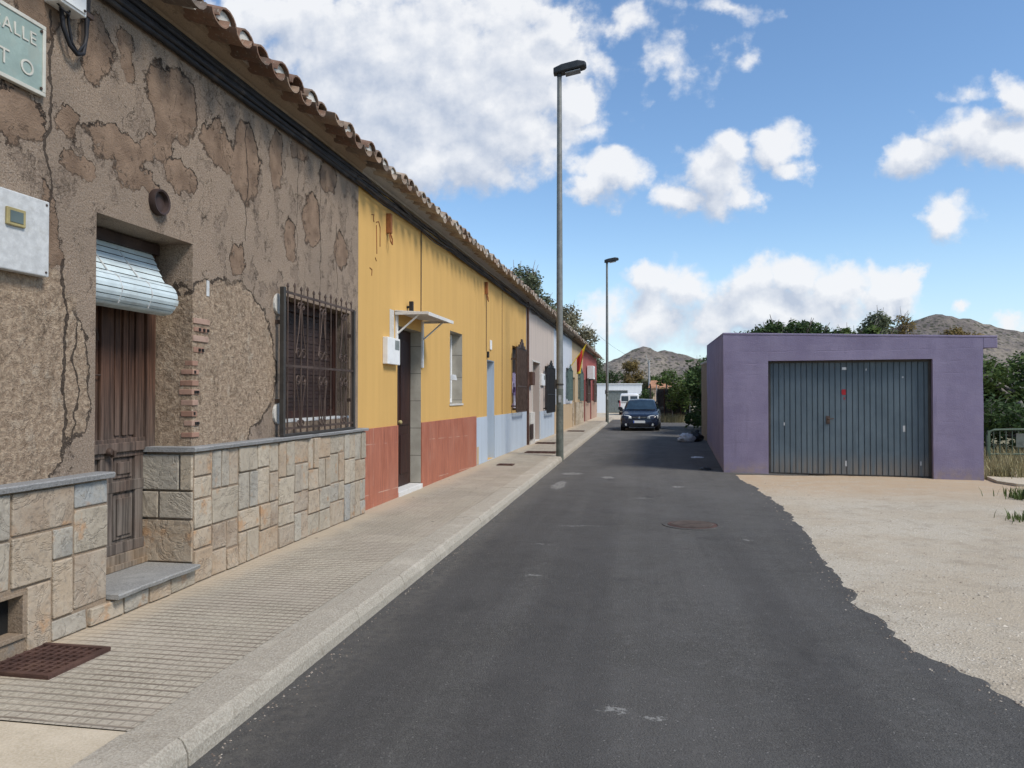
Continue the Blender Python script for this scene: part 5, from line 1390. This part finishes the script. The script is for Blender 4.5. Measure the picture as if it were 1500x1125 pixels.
# along the road beyond the garage
tree('hedge', 3.55, 35.0, 'tall dark green hedge overgrowing the roadside beyond the garage', rc(rs, 60, 1.0, 5.2, .4, 3.0, .5, .75, False), 15000, .095, 'leaf_dark', 1.0, .12, cat='hedge', seed=10)
tree('leafy_bush', 3.0, 47.5, 'bright green bush overhanging the netted fence', rc(rs, 26, 1.5, 2.2, 1.2, 2.9, .45, .7, False), 7000, .09, 'leaf_mid', 1.0, .1, cat='bush', seed=12)
tree('leafy_bush', 3.0, 84, 'green treetops behind the terracotta roofed house', rc(rs, 20, 2.8, 1.4, 2.0, 4.0, .6, .9, False), 4500, .13, 'leaf_mid', 1.6, .14, cat='bush', seed=13)
# beyond the white garages at the street end
tree('leafy_tree', -3.6, 86, 'dark green tree above the left end of the white garages', rc(rs, 20, 1.9, 1.4, 2.0, 4.1, .6, .9, False), 4500, .12, 'leaf_dark', 1.6, .14, seed=15)
tree('leafy_tree', -.6, 88, 'yellowish tree above the middle of the white garages', rc(rs, 16, 1.2, 1.2, 2.6, 5.3, .6, .85), 3600, .12, 'leaf_gold', 1.8, .14, seed=16)
tree('leafy_tree', -5.4, 95, 'pale olive tree at the corner behind the red house', rc(rs, 16, 1.6, 1.3, 2.6, 6.0, .7, 1.0), 3600, .12, 'leaf_grey', 1.8, .14, seed=17)
tree('leafy_bush', 1.1, 84, 'pale yellow bush right of the white garages', rc(rs, 14, .8, 1.0, .6, 3.0, .45, .6, False), 3000, .11, 'leaf_pale', 1.0, .1, cat='bush', seed=21)
tree('leafy_bush', .75, 66, 'small dark bush behind the parked cars', rc(rs, 10, .45, .5, .5, 1.9, .3, .42, False), 2200, .09, 'leaf_dark', .6, .07, cat='bush', seed=22)

def grass(name, label, pts, mat, hgt, seed, kind=None, cat='weeds'):
    rs = random.Random(seed); g = MB()
    for x, y, z in pts:
        hh = hgt * rs.uniform(.5, 1.3); a = rs.uniform(0, 6.28); lean = rs.uniform(.1, .55) * hh; w = rs.uniform(.006, .014)
        b = Vector((x, y, z)); d = Vector((math.cos(a), math.sin(a), 0)); s = Vector((-d.y, d.x, 0)) * w
        m_ = b + d * lean * .35 + Vector((0, 0, hh * .6)); e = b + d * lean + Vector((0, 0, hh))
        t = rs.random(); g.face([b - s, b + s, m_ + s * .8, m_ - s * .8], t); g.face([m_ - s * .8, m_ + s * .8, e], t)
    o = g.build(name, M[mat], recalc=False); tag(o, label, cat, kind=kind); return o
rs = random.Random(31)
grass('dry_grass', 'dry yellow grass growing right of the garage under the green railing', [(7.2 + 5.5 * rs.random(), 16.9 + 4.5 * rs.random(), -.03) for _ in range(5200)], 'grass_dry', .34, 1, 'stuff')
def tuft(label, x, y, r, n, mat, hgt, seed):
    rr = random.Random(seed)
    grass('weed_clump', label, [(x + rr.gauss(0, r), y + rr.gauss(0, r * .7), .0) for _ in range(n)], mat, hgt, seed)
tuft('green weed clump growing at the edge of the cracked slab', 6.25, 12.8, .26, 1300, 'grass_green', .17, 41)
tuft('low green weed patch nearest the viewer at the right of the forecourt', 5.25, 10.55, .22, 1100, 'grass_green', .11, 42)
tuft('yellowing weed tuft against the right corner of the garage', 6.95, 15.9, .2, 300, 'grass_dry', .26, 43)
tuft('weeds sprouting along the foot of the netted fence', 2.1, 46.6, .55, 700, 'grass_dry', .5, 44)

# broken concrete slab right of the forecourt
t = empty('concrete_slab', (7.2, 14.5, 0), rad(-4), 'cracked pale concrete slab at the right corner of the garage', 'slab')
def shard(poly, z0, z1):
    g = MB(); n_ = len(poly); V = [(x, y, z0) for x, y in poly] + [(x + R.uniform(-.01, .01), y, z1 + R.uniform(-.012, .012)) for x, y in poly]
    g.faces(V, [tuple(range(n_ - 1, -1, -1)), tuple(range(n_, 2 * n_))] + [(i, (i + 1) % n_, (i + 1) % n_ + n_, i + n_) for i in range(n_)])
    g.build('slab_piece', M['apron'], t, bevel=.008)
shard([(-.75, .55), (-.62, .1), (-.1, -.1), (.15, .2), (.05, 1.2), (-.7, 1.25)], -.05, .055)
shard([(.18, .22), (-.06, -.12), (.1, -.6), (.7, -.75), (1.0, .1), (.6, .3)], -.05, .065)
shard([(.1, 1.2), (.2, .26), (.62, .34), (1.03, .14), (1.9, .3), (1.8, 1.3)], -.05, .075)
shard([(1.06, .08), (.76, -.77), (1.6, -.9), (2.2, .2)], -.05, .05)

# leaning log and railing
t = empty('leaning_post', (10.75, 22.6, 0), 0, 'bare grey trunk leaning against the dark tree right of the garage', 'post')
g = MB(); pts = [(.12, 0, -.05), (-.05, .05, .45), (-.22, .1, .9), (-.42, .15, 1.45)]; g.tube(pts, [.10, .095, .085, .07], 9); g.build('trunk', M['bark'], t, smooth=True, auto=50)
t = empty('railing', (7.95, 19.0, 0), rad(4), 'grey green metal railing of upright bars right of the garage', 'railing')
g = MB(); L = 4.2
g.tube([(.0, 0, .22), (.0, 0, .68), (.06, 0, .78), (.16, 0, .82), (L, 0, .90)], .028, 8); g.tube([(0, 0, .26), (L, 0, .28)], .02, 8); g.build('frame', M['fence_green'], t, smooth=True, auto=50)
g = MB()
for i in range(30): x = .14 + i * .135; g.tube([(x, 0, .26), (x, 0, .80 + .08 * x / L)], .012, 6)
g.build('bar', M['fence_green'], t)
g = MB()
for x in (.03, 2.1, 4.1): g.box(x - .025, x + .025, -.03, .03, -.05, .8)
g.build('post', M['fence_green'], t)
g = MB(); g.box(.62, .80, -.02, -.012, .42, .74); g.build('notice', M['pole_band'], t)
t = empty('wooden_pallet', (7.35, 19.6, 0), rad(8), 'grey upright boards leaning behind the corner of the garage', 'boards')
for i in range(3):
    g = MB(); g.box(i * .17, i * .17 + .14, 0, .03, -.03, 1.05 + .12 * (i % 2)); g.build('board', M['post'], t, bevel=.004)

# netted fence along the road behind the car
t = empty('netted_fence', (1.3, 50.0, 0), math.atan2(-3.2, 1.9), 'dark netted fence with pale posts at the bend of the road', 'fence')
g = MB(); L = 3.7; nx = 40; V = []
for i in range(nx + 1):
    for j in range(7):
        V.append((L * i / nx, .03 * math.sin(i * 1.1 + j) + .02 * math.sin(j * 2.), .12 + 1.95 * j / 6 - (.05 * math.sin(i / nx * math.pi * 4) ** 2 if j == 6 else 0)))
g.faces(V, [(i * 7 + j, i * 7 + 7 + j, i * 7 + 8 + j, i * 7 + 1 + j) for i in range(nx) for j in range(6)])
o = g.build('netting', M['net'], t, smooth=True, recalc=False); sm = o.modifiers.new('thick', 'SOLIDIFY'); sm.thickness = .01
for i in range(5):
    g = MB(); x = L * i / 4; g.tube([(x, -.06, -.05), (x + R.uniform(-.03, .03), -.06, 2.15 + R.uniform(-.1, .15))], .035, 8); g.build('post', M['post' if i % 2 == 0 else 'rust_dark'], t)
t = empty('iron_gate', (.95, 52.0, 0), rad(-10), 'dark iron bar gate left of the netted fence', 'gate')
g = MB()
for i in range(9): g.tube([(i * .12, 0, .1), (i * .12, 0, 2.25 - .02 * i)], .014, 6)
for z in (.2, 1.2, 2.05): g.box(0, .96, -.015, .015, z - .02, z + .02)
g.build('bars', M['rust_dark'], t)
g = MB()
for x in (-.06, 1.02): g.box(x - .04, x + .04, -.04, .04, -.05, 2.4)
g.build('post', M['iron_post'], t)

# rubbish by the garage wall
def bag(name, label, x, y, rx, rz_, mat, seed):
    rs = random.Random(seed); g = MB(); V = []; nu, nv = 36, 20
    for j in range(nv + 1):
        for i in range(nu):
            a = 2 * math.pi * i / nu; b = math.pi * j / nv; d = Vector((math.sin(b) * math.cos(a), math.sin(b) * math.sin(a), math.cos(b)))
            k = .95 + .42 * noise.noise(d * 2.3 + Vector((seed, 0, 0))) + .45 * abs(noise.noise(d * 4.2 + Vector((0, seed, 0)))) - .25 * abs(noise.noise(d * 9 + Vector((0, 0, seed))))
            V.append((d.x * rx * k, d.y * rx * .8 * k, max(0, rz_ * .8 + d.z * rz_ * k)))
    g.faces(V, [(j * nu + i, j * nu + (i + 1) % nu, (j + 1) * nu + (i + 1) % nu, (j + 1) * nu + i) for j in range(nv) for i in range(nu)])
    o = g.build(name, M[mat], smooth=True, recalc=False); o.location = (x, y, .0); return tag(o, label, 'rubbish bag')
bag('rubbish_bag', 'white rubbish bag dumped against the foot of the garage wall', 1.68, 26.6, .26, .17, 'bag', 3)
bag('rubbish_bag', 'dark rubbish bag lying behind the white one by the garage', 1.98, 26.95, .26, .2, 'bag_dark', 8)
bag('plastic_scrap', 'flat white scrap of plastic on the shaded road', 1.52, 19.8, .17, .03, 'bag', 5)
bag('plastic_scrap', 'small black scrap lying at the edge of the road by the garage corner', 1.45, 16.62, .12, .045, 'bag_dark', 6)

# ------------------------------------------------------------------ far buildings
t = empty('white_garage', (-3.72, 72, 0), 0, 'low white garage block closing the end of the street', 'garage')
g = MB(); w_, d_, z_ = 4.18, 6, 2.7; a, b, c = .85, 2.86, 2.12
for x0, x1, z0, z1 in ((0, a, -.05, z_), (b, w_, -.05, z_), (a, b, c, z_)): g.face([(x0, 0, z0), (x1, 0, z0), (x1, 0, z1), (x0, 0, z1)])
for x in (0, w_): g.face([(x, 0, -.05), (x, d_, -.05), (x, d_, z_), (x, 0, z_)])
g.face([(0, d_, -.05), (w_, d_, -.05), (w_, d_, z_), (0, d_, z_)]); g.face([(0, 0, z_), (w_, 0, z_), (w_, d_, z_), (0, d_, z_)])
for x in (a, b): g.face([(x, 0, 0), (x, .2, 0), (x, .2, c), (x, 0, c)])
g.face([(a, 0, c), (b, 0, c), (b, .2, c), (a, .2, c)])
g.build('wall', M['whitewall'], t, recalc=False)
g = MB()
for i in range(14): q = a + (b - a) * i / 14; g.box(q + .004, q + (b - a) / 14 - .004, .13, .16 + .01 * (i % 2), .02, c - .01)
g.build('garage_door', M['greydoor'], t)
g = MB(); g.box(-.08, w_ + .08, -.08, d_ + .08, z_ + .003, z_ + .07); g.build('roof_edge', M['whitewall'], t)
t = empty('terracotta_roofed_house', (1.3, 75, 0), 0, 'low cream house with a terracotta roof behind the netted fence', 'house')
g = MB(); g.box(0, 2.3, 0, 5, -.05, 2.4); g.build('wall', M['cream'], t)
g = MB(); P = [(-.2, -.3, 2.4), (2.5, -.3, 2.4), (2.5, 5.3, 2.4), (-.2, 5.3, 2.4), (.1, 2.4, 3.15), (1.9, 2.4, 3.15)]
g.faces(P, [(0, 1, 5, 4), (1, 2, 5), (2, 3, 4, 5), (3, 0, 4), (0, 3, 2, 1)]); g.build('roof', M['terra_roof'], t)
g = MB(); g.box(.6, 1.3, -.02, .01, 1.0, 1.9); g.build('window', M['glass'], t)
t = empty('utility_pole', (1.27, 80, 0), 0, 'slender pale concrete utility pole in front of the hill', 'utility pole')
g = MB(); g.tube([(0, 0, 0), (0, 0, 5.3)], [.13, .085], 10); g.build('pole', M['post'], t, smooth=True, auto=40)
g = MB(); g.tube([(0, 0, 4.6), (-.35, 0, 5.9)], .035, 6); g.tube([(0, 0, 5.2), (.25, 0, 5.6)], .03, 6); g.build('cross_arm', M['post'], t)

# ------------------------------------------------------------------ vehicles
def vehicle(name, label, cat, x, y, rz, prof, glassrow, width, paint, wheels, wr=.30, roof_in=.20, hatch=False):
    """prof: stations (y, z_bottom, z_belt, z_roof or None, half width factor); y grows to the rear, front faces -y"""
    t = empty(name, (x, y, .015), rz, label, cat)
    return t
def loft(g, secs, close=True):
    k = len(secs[0]); V = [p for s in secs for p in s]
    F = [(i * k + j, i * k + (j + 1) % k, (i + 1) * k + (j + 1) % k, (i + 1) * k + j) for i in range(len(secs) - 1) for j in range(k)]
    if close: F += [tuple(range(k)), tuple(range((len(secs) - 1) * k, len(secs) * k))]
    g.faces(V, F)
def body_sec(y, w, zb, zbelt, crown=.02, tuck=.9, bulge=1.03):
    """closed lower-body ring at station y"""
    zm = zb + (zbelt - zb) * .55
    R_ = [(w * tuck, zb), (w * 1.0, zb + .10), (w * bulge, zm), (w * .985, zbelt - .05), (w * .93, zbelt), (w * .55, zbelt + crown), (0, zbelt + crown * 1.4)]
    ring = [(a, y, b) for a, b in R_] + [(-a, y, b) for a, b in R_[-2::-1]]
    return ring + [(0, y, zb)][:0]
car = empty('parked_car', (.10, 34.3, .018), rad(-3), 'dark navy hatchback parked in the road facing the viewer', 'car')
g = MB()
S = [(.0, .60, .30, .56), (.04, .72, .22, .66), (.14, .795, .19, .72), (.35, .835, .18, .765), (.75, .85, .19, .83), (1.15, .855, .20, .905), (1.8, .86, .2, .93), (2.6, .86, .2, .94), (3.3, .86, .2, .95), (3.75, .84, .21, .95), (3.98, .79, .24, .92), (4.04, .72, .3, .86)]
loft(g, [body_sec(*q) for q in S]); body = g.build('body', M['carpaint'], car, smooth=True, auto=55)
# greenhouse
def gh(y, w, z0, wt, z1, r=.06):
    pts = [(w, z0), (w - (w - wt) * .5, (z0 + z1) / 2 + .02), (wt, z1 - .05), (wt - .07, z1), (0, z1 + .022)]
    return [(a, y, b) for a, b in pts] + [(-a, y, b) for a, b in pts[-2::-1]]
g = MB(); loft(g, [gh(1.12, .77, .88, .765, .905), gh(1.45, .77, .9, .68, 1.12), gh(1.85, .775, .92, .615, 1.36), gh(2.1, .78, .92, .60, 1.405), gh(2.7, .78, .93, .60, 1.425), gh(3.2, .775, .94, .595, 1.40), gh(3.55, .765, .94, .58, 1.34), gh(3.95, .74, .92, .60, 1.02)])
cab = g.build('cabin', M['carpaint'], car, smooth=True, auto=50)
g = MB()
def wsp(u, v, off):     # windscreen sheet: u across, v up
    y0, z0, w0 = 1.17, .935, .68; y1, z1, w1 = 1.83, 1.345, .56
    w = w0 + (w1 - w0) * v; yy = y0 + (y1 - y0) * v + .06 * (u * u) ; zz = z0 + (z1 - z0) * v
    return (w * u, yy - off, zz + off * .8 - .0 * u)
for i in range(10):
    for j in range(5):
        u0, u1 = -1 + i * .2, -.8 + i * .2; v0, v1 = j / 5, (j + 1) / 5
        g.face([wsp(u0, v0, .035), wsp(u1, v0, .035), wsp(u1, v1, .035), wsp(u0, v1, .035)])
g.build('windscreen', M['carglass'], cab, smooth=True, recalc=False)
for sgn in (-1, 1):
    g = MB()
    for a, b in (((1.62, 1.03), (2.3, 1.35)), ((2.38, .985), (3.2, 1.345))):
        z0 = .985; 
        q = lambda y, z: (sgn * (.783 - (z - .93) / .47 * .155 + .012), y, z)
        p0 = q(a[0] - .1, z0); p1 = q(b[0], z0); p2 = q(b[0], b[1] - .02); p3 = q(a[0] + .33 if a[0] < 2 else a[0], b[1] - .02)
        g.face([p0, p1, p2, p3])
    g.build('side_window', M['carglass'], cab, recalc=False)
g = MB()       # seats and driver's headrests seen as dark shapes stay inside the glass; wipers on top
for sx in (-.3, .25): g.tube([(sx, 1.11, .925), (sx + .42, 1.19, .97)], .008, 5)
g.build('wiper', M['trim'], cab)
for sgn in (-1, 1):
    g = MB(); V = []
    for (u, zt_, zb_) in ((.34, .66, .565), (.48, .70, .54), (.64, .715, .535), (.755, .715, .55), (.815, .70, .585)):
        yy = .0 + max(0, (u - .3)) ** 2 * .62
        V += [(sgn * u, yy + .02 - .018, zb_), (sgn * u, yy + .085 - .018, zt_)]
    g.faces(V, [(2 * i, 2 * i + 2, 2 * i + 3, 2 * i + 1) for i in range(4)])
    o = g.build('headlight', M['headlight'], car, smooth=True, recalc=False); sm = o.modifiers.new('thick', 'SOLIDIFY'); sm.thickness = .06; sm.offset = 0
    g = MB(); g.lathe([(.001, -.012), (.055, -.01), (.06, .01)], (sgn * .58, .0, .30), 'Y', 16); g.build('fog_lamp', M['headlight'], car)
    # mirror
    g = MB(); V = []
    for x_, hh in ((.84, .03), (.90, .07), (1.0, .075), (1.04, .05)): V += [(sgn * x_, 1.42, .96 - hh + .04), (sgn * x_, 1.52, .96 - hh + .04), (sgn * x_, 1.52, .96 + hh + .04), (sgn * x_, 1.42, .96 + hh + .04)]
    g.faces(V, [(i * 4 + j, i * 4 + (j + 1) % 4, i * 4 + 4 + (j + 1) % 4, i * 4 + 4 + j) for i in range(3) for j in range(4)] + [(0, 1, 2, 3), (12, 13, 14, 15)])
    g.build('wing_mirror', M['trim'], car, smooth=True, auto=40, bevel=.01)
g = MB(); V = []
for x_ in (-.76, -.6, -.3, 0, .3, .6, .76):
    yy = -.035 + abs(x_) ** 2.4 * .16
    V += [(x_, yy + .03, .20), (x_, yy - .015, .26), (x_, yy - .02, .42), (x_, yy + .0, .50), (x_, yy + .10, .52), (x_, yy + .15, .20)]
g.faces(V, [(i * 6 + j, i * 6 + (j + 1) % 6, i * 6 + 6 + (j + 1) % 6, i * 6 + 6 + j) for i in range(6) for j in range(6)] + [tuple(range(6)), tuple(range(36, 42))])
bp = g.build('bumper', M['carpaint'], car, smooth=True, auto=45)
g = MB(); g.box(-.42, .42, -.062, -.03, .235, .34); 
for k in range(3): g.box(-.42, .42, -.066, -.06, .245 + k * .034, .258 + k * .034)
g.build('air_intake', M['trim'], bp)
g = MB(); g.box(-.26, .26, -.072, -.058, .37, .48); pt = g.build('number_plate', M['plate'], bp, bevel=.004)
g = MB(); g.box(-.258, -.215, -.0735, -.0718, .373, .477); g.build('plate_band', M['plate_blue'], pt)
g = MB(); g.box(-.33, .33, -.012, .05, .585, .655); gr = g.build('grille', M['trim'], car, bevel=.01)
g = MB(); g.lathe([(.03, -.018), (.045, -.022), (.05, -.012), (.03, -.01)], (0, 0, .62), 'Y', 20); g.box(-.30, -.07, -.016, -.011, .615, .625); g.box(.07, .3, -.016, -.011, .615, .625); g.build('emblem', M['chrome'], gr)
def wheel(par, x, y, r=.30, w=.19):
    g = MB(); s = 1 if x > 0 else -1
    g.lathe([(r * .62, -w / 2), (r * .92, -w / 2), (r, -w / 2 + .03), (r, w / 2 - .03), (r * .92, w / 2), (r * .62, w / 2)], (x, y, r - .018), 'X', 26); o = g.build('wheel', M['tyre'], par, smooth=True, auto=35)
    g = MB(); g.lathe([(.001, s * (w / 2 - .03)), (r * .2, s * (w / 2 - .02)), (r * .55, s * (w / 2 - .03)), (r * .64, s * (w / 2 - .005)), (r * .64, s * (w / 2 - .1))], (x, y, r - .018), 'X', 22); g.build('rim', M['rim'], o, smooth=True, auto=35)
for sx in (-.765, .765):
    for sy in (.78, 3.35): wheel(car, sx, sy)

van = empty('parked_van', (-.62, 64.0, .003), rad(180), 'white van parked with its glazed rear doors towards the viewer', 'van')
g = MB()
S = [(-4.15, .62, .35, .60), (-4.05, .78, .25, .75), (-3.6, .83, .22, .9), (-3.0, .85, .22, 1.02), (-2.0, .86, .22, 1.05), (-.8, .86, .22, 1.05), (-.1, .86, .25, 1.05), (-.02, .83, .28, 1.04)]
loft(g, [body_sec(*q) for q in S]); g.build('body', M['vanpaint'], van, smooth=True, auto=50)
g = MB(); loft(g, [gh(-3.1, .8, 1.0, .78, 1.05), gh(-2.5, .8, 1.0, .72, 1.5), gh(-2.1, .8, 1.0, .70, 1.75), gh(-1.0, .82, 1.0, .73, 1.80), gh(-.12, .82, 1.0, .73, 1.77), gh(-.02, .80, 1.0, .70, 1.70)]); cab = g.build('cabin', M['vanpaint'], van, smooth=True, auto=50)
for sgn in (-1, 1):
    g = MB(); g.box(sgn * .08, sgn * .66, -.03, .0, 1.15, 1.58); g.build('rear_window', M['carglass'], cab, bevel=.02)
    g = MB(); g.box(sgn * .74, sgn * .83, -.06, .005, .7, 1.2); g.build('tail_light', M['taillight'], van, bevel=.01)
g = MB(); g.box(-.82, .82, -.1, .06, .3, .5); g.build('bumper', M['trim'], van, bevel=.03)
g = MB(); g.box(-.26, .26, .0, .02, .72, .83); g.build('number_plate', M['plate'], van)
for sx in (-.77, .77):
    for sy in (-.75, -3.4): wheel(van, sx, sy, .31)
for sgn in (-1, 1):
    g = MB(); g.box(sgn * .86, sgn * 1.03, -2.75, -2.65, 1.0, 1.22); g.build('wing_mirror', M['trim'], van, bevel=.02)

# thin overhead wire from the end of the row
t = empty('overhead_wire', (0, 0, 0), 0, 'thin overhead wire crossing from the row end to the utility pole', 'wire')
g = MB(); a, b = Vector((-2.85, 52.5, 6.0)), Vector((1.27, 80, 5.2)); g.tube([a.lerp(b, i / 12) - Vector((0, 0, .5 * (1 - (i / 6 - 1) ** 2))) for i in range(13)], .008, 4); g.build('wire', M['black'], t)
g = MB(); g.tube([(-2.87, 52.5, 4.6), (-2.87, 52.5, 6.05)], .03, 6); g.build('wire_mast', M['post'], t)

# ------------------------------------------------------------------ sky, sun, camera
SUN_EL, SUN_AZ = 49, 118          # azimuth from +Y clockwise
w = bpy.data.worlds.new('World'); scn.world = w; w.use_nodes = True
class Wt(Mt):
    def __init__(s, nt): s.nt = nt; s._co = None
nt = w.node_tree; bg = next(n for n in nt.nodes if n.type == 'BACKGROUND')
W = Wt(nt)
sky = W.n('ShaderNodeTexSky', sky_type='NISHITA', sun_disc=False, sun_elevation=rad(SUN_EL), sun_rotation=rad(SUN_AZ), altitude=50, air_density=1.0, dust_density=.35, ozone_density=1.6)
d = W.n('ShaderNodeTexCoord').outputs['Generated']
x, y, z = W.sep(d)
yy = W.math('MAXIMUM', y, .06)
u, v = W.math('DIVIDE', x, yy), W.math('DIVIDE', z, yy)
uv = W.n('ShaderNodeCombineXYZ', {0: u, 1: v, 2: 0.}).outputs[0]
CL = [(-.269, .467, .223, .142, 1), (-.387, .495, .166, .115, 1), (-.156, .45, .101, .083, 1), (-.091, .399, .041, .041, 1), (-.221, .333, .084, .07, 1), (-.288, .327, .076, .056, 1), (-.489, .542, .122, .059, .9), (-.105, .492, .045, .037, 1),
      (-.037, .286, .049, .038, 1), (-.064, .271, .031, .023, .9), (.098, .285, .055, .053, 1), (.059, .261, .051, .025, .9), (.119, .32, .032, .031, 1), (.132, .262, .029, .028, .9), (.182, .325, .035, .03, .9), (.199, .298, .023, .022, .7),
      (.339, .291, .051, .032, 1), (.402, .313, .065, .042, 1), (.455, .356, .026, .033, 1), (.447, .298, .045, .033, 1), (.402, .376, .031, .015, .45), (.366, .214, .039, .029, .8), (.024, .151, .039, .036, .9), (.067, .132, .051, .04, .8),
      (.135, .139, .05, .035, .9), (.194, .147, .045, .033, 1), (.251, .141, .048, .036, 1), (.307, .127, .035, .034, 1), (.16, .104, .146, .043, .9), (.024, .097, .077, .053, .7), (.33, .135, .02, .021, .9), (-.001, .484, .053, .041, .5), (.12, .496, .046, .016, .5),
      (.145, .437, .018, .025, .4), (-.047, .099, .053, .045, .5), (.392, .107, .012, .01, .6), (.445, .092, .03, .01, .5)]
wn = W.noise(8., 6, .6, vec=uv, color=True)
wv = W.n('ShaderNodeVectorMath', {0: W.n('ShaderNodeVectorMath', {0: wn, 1: (-.5, -.5, -.5)}, operation='ADD').outputs[0], 1: (.11, .085, 0), 2: uv}, operation='MULTIPLY_ADD').outputs[0]
CL += [(-.25, .43, .16, .12, 1.15), (-.18, .36, .12, .07, 1), (-.35, .46, .16, .1, 1.1), (-.31, .40, .20, .11, 1), (-.2, .40, .14, .10, 1), (-.41, .43, .12, .09, .9), (.03, .455, .05, .05, .38), (.08, .42, .06, .03, .3)]
CL = [(a, b, c * 1.32, d * 1.27, e) for a, b, c, d, e in CL]
field = W.blobs(CL, wv, (0, 1))
up = W.n('ShaderNodeVectorMath', {0: wv, 1: (.010, .028, 0)}, operation='ADD').outputs[0]
field_up = W.blobs([c for c in CL if c[4] > .55], up, (0, 1))
def cn_(off=(0, 0, 0), s=9., det=7):
    vv = W.n('ShaderNodeVectorMath', {0: uv, 1: off}, operation='ADD').outputs[0]
    return W.noise(s, det, .6, vec=vv)
n1 = cn_(s=22.); n0 = cn_((3, 1, 0), 6., 5); n2 = cn_((.01, .014, 0), 22.)
f = W.math('ADD', field, W.math('MULTIPLY_ADD', n1, .95, -.49))
f = W.math('ADD', f, W.math('MULTIPLY_ADD', n0, .5, -.26))
lump = W.math('ADD', W.vor(26., vec=wv, feat='SMOOTH_F1'), W.math('MULTIPLY', W.vor(61., vec=wv, feat='SMOOTH_F1'), .6))
f = W.math('ADD', f, W.math('MULTIPLY_ADD', lump, -.42, .28))
cover = W.step(f, .04, .50)
lit = W.math('MULTIPLY_ADD', W.math('SUBTRACT', n1, n2), 1.6, .68)
lit = W.math('ADD', lit, W.math('MULTIPLY_ADD', n0, 1.5, -.78))
lit = W.math('SUBTRACT', lit, W.math('MULTIPLY', W.math('SUBTRACT', field_up, field), 1.5))
thick = W.step(f, .55, 1.1, 0, .22)
lit = W.math('ADD', lit, W.math('MULTIPLY_ADD', lump, -.5, .3))
lit = W.math('SUBTRACT', lit, thick, clamp=True)
cloud = W.mix(lit, (3.5, 3.95, 4.8), (6.1, 6.2, 6.4))
# scattered generic cloud elsewhere in the sky so that the light is right on all sides
gen = W.step(W.noise(2.3, 6, .6, vec=d), .52, .68, 0, .8)
behind = W.step(y, .16, .02)
cover = W.math('MAXIMUM', W.math('MULTIPLY', cover, W.step(y, .07, .2)), W.math('MULTIPLY', gen, behind))
hs = W.n('ShaderNodeHueSaturation', {'Hue': .5, 'Saturation': 1.12, 'Value': 1.2, 'Color': sky.outputs[0]})
haze_c = W.mix(W.step(z, .22, .0, 0, .5), hs.outputs[0], (3.5, 4.9, 6.4))
mx = W.mix(W.math('MULTIPLY', cover, .96), haze_c, cloud)
W.set(bg.inputs['Color'], mx); bg.inputs['Strength'].default_value = .10

sun = bpy.data.lights.new('sun', 'SUN'); sun.energy = 2.5; sun.angle = rad(17); sun.color = (1, .955, .89)
so = bpy.data.objects.new('sun', sun); COL.objects.link(so)
tw = Vector((math.sin(rad(SUN_AZ)) * math.cos(rad(SUN_EL)), math.cos(rad(SUN_AZ)) * math.cos(rad(SUN_EL)), math.sin(rad(SUN_EL))))
so.rotation_euler = tw.to_track_quat('Z', 'Y').to_euler(); so.location = (20, -5, 30)

cam = bpy.data.cameras.new('camera'); co = bpy.data.objects.new('camera', cam); COL.objects.link(co)
cam.sensor_width = 36; cam.lens = 36 * 1110 / 1500; cam.clip_start = .05; cam.clip_end = 5000
co.location = (0, 0, 1.6); co.rotation_euler = (rad(90.9), 0, rad(9.36))
scn.camera = co
scn.view_settings.view_transform = 'Standard'; scn.view_settings.look = 'None'; scn.view_settings.exposure = .58; scn.view_settings.gamma = 1
scn.cycles.use_denoising = True
scn.cycles.max_bounces = 5; scn.cycles.use_adaptive_sampling = True; scn.cycles.adaptive_threshold = .02
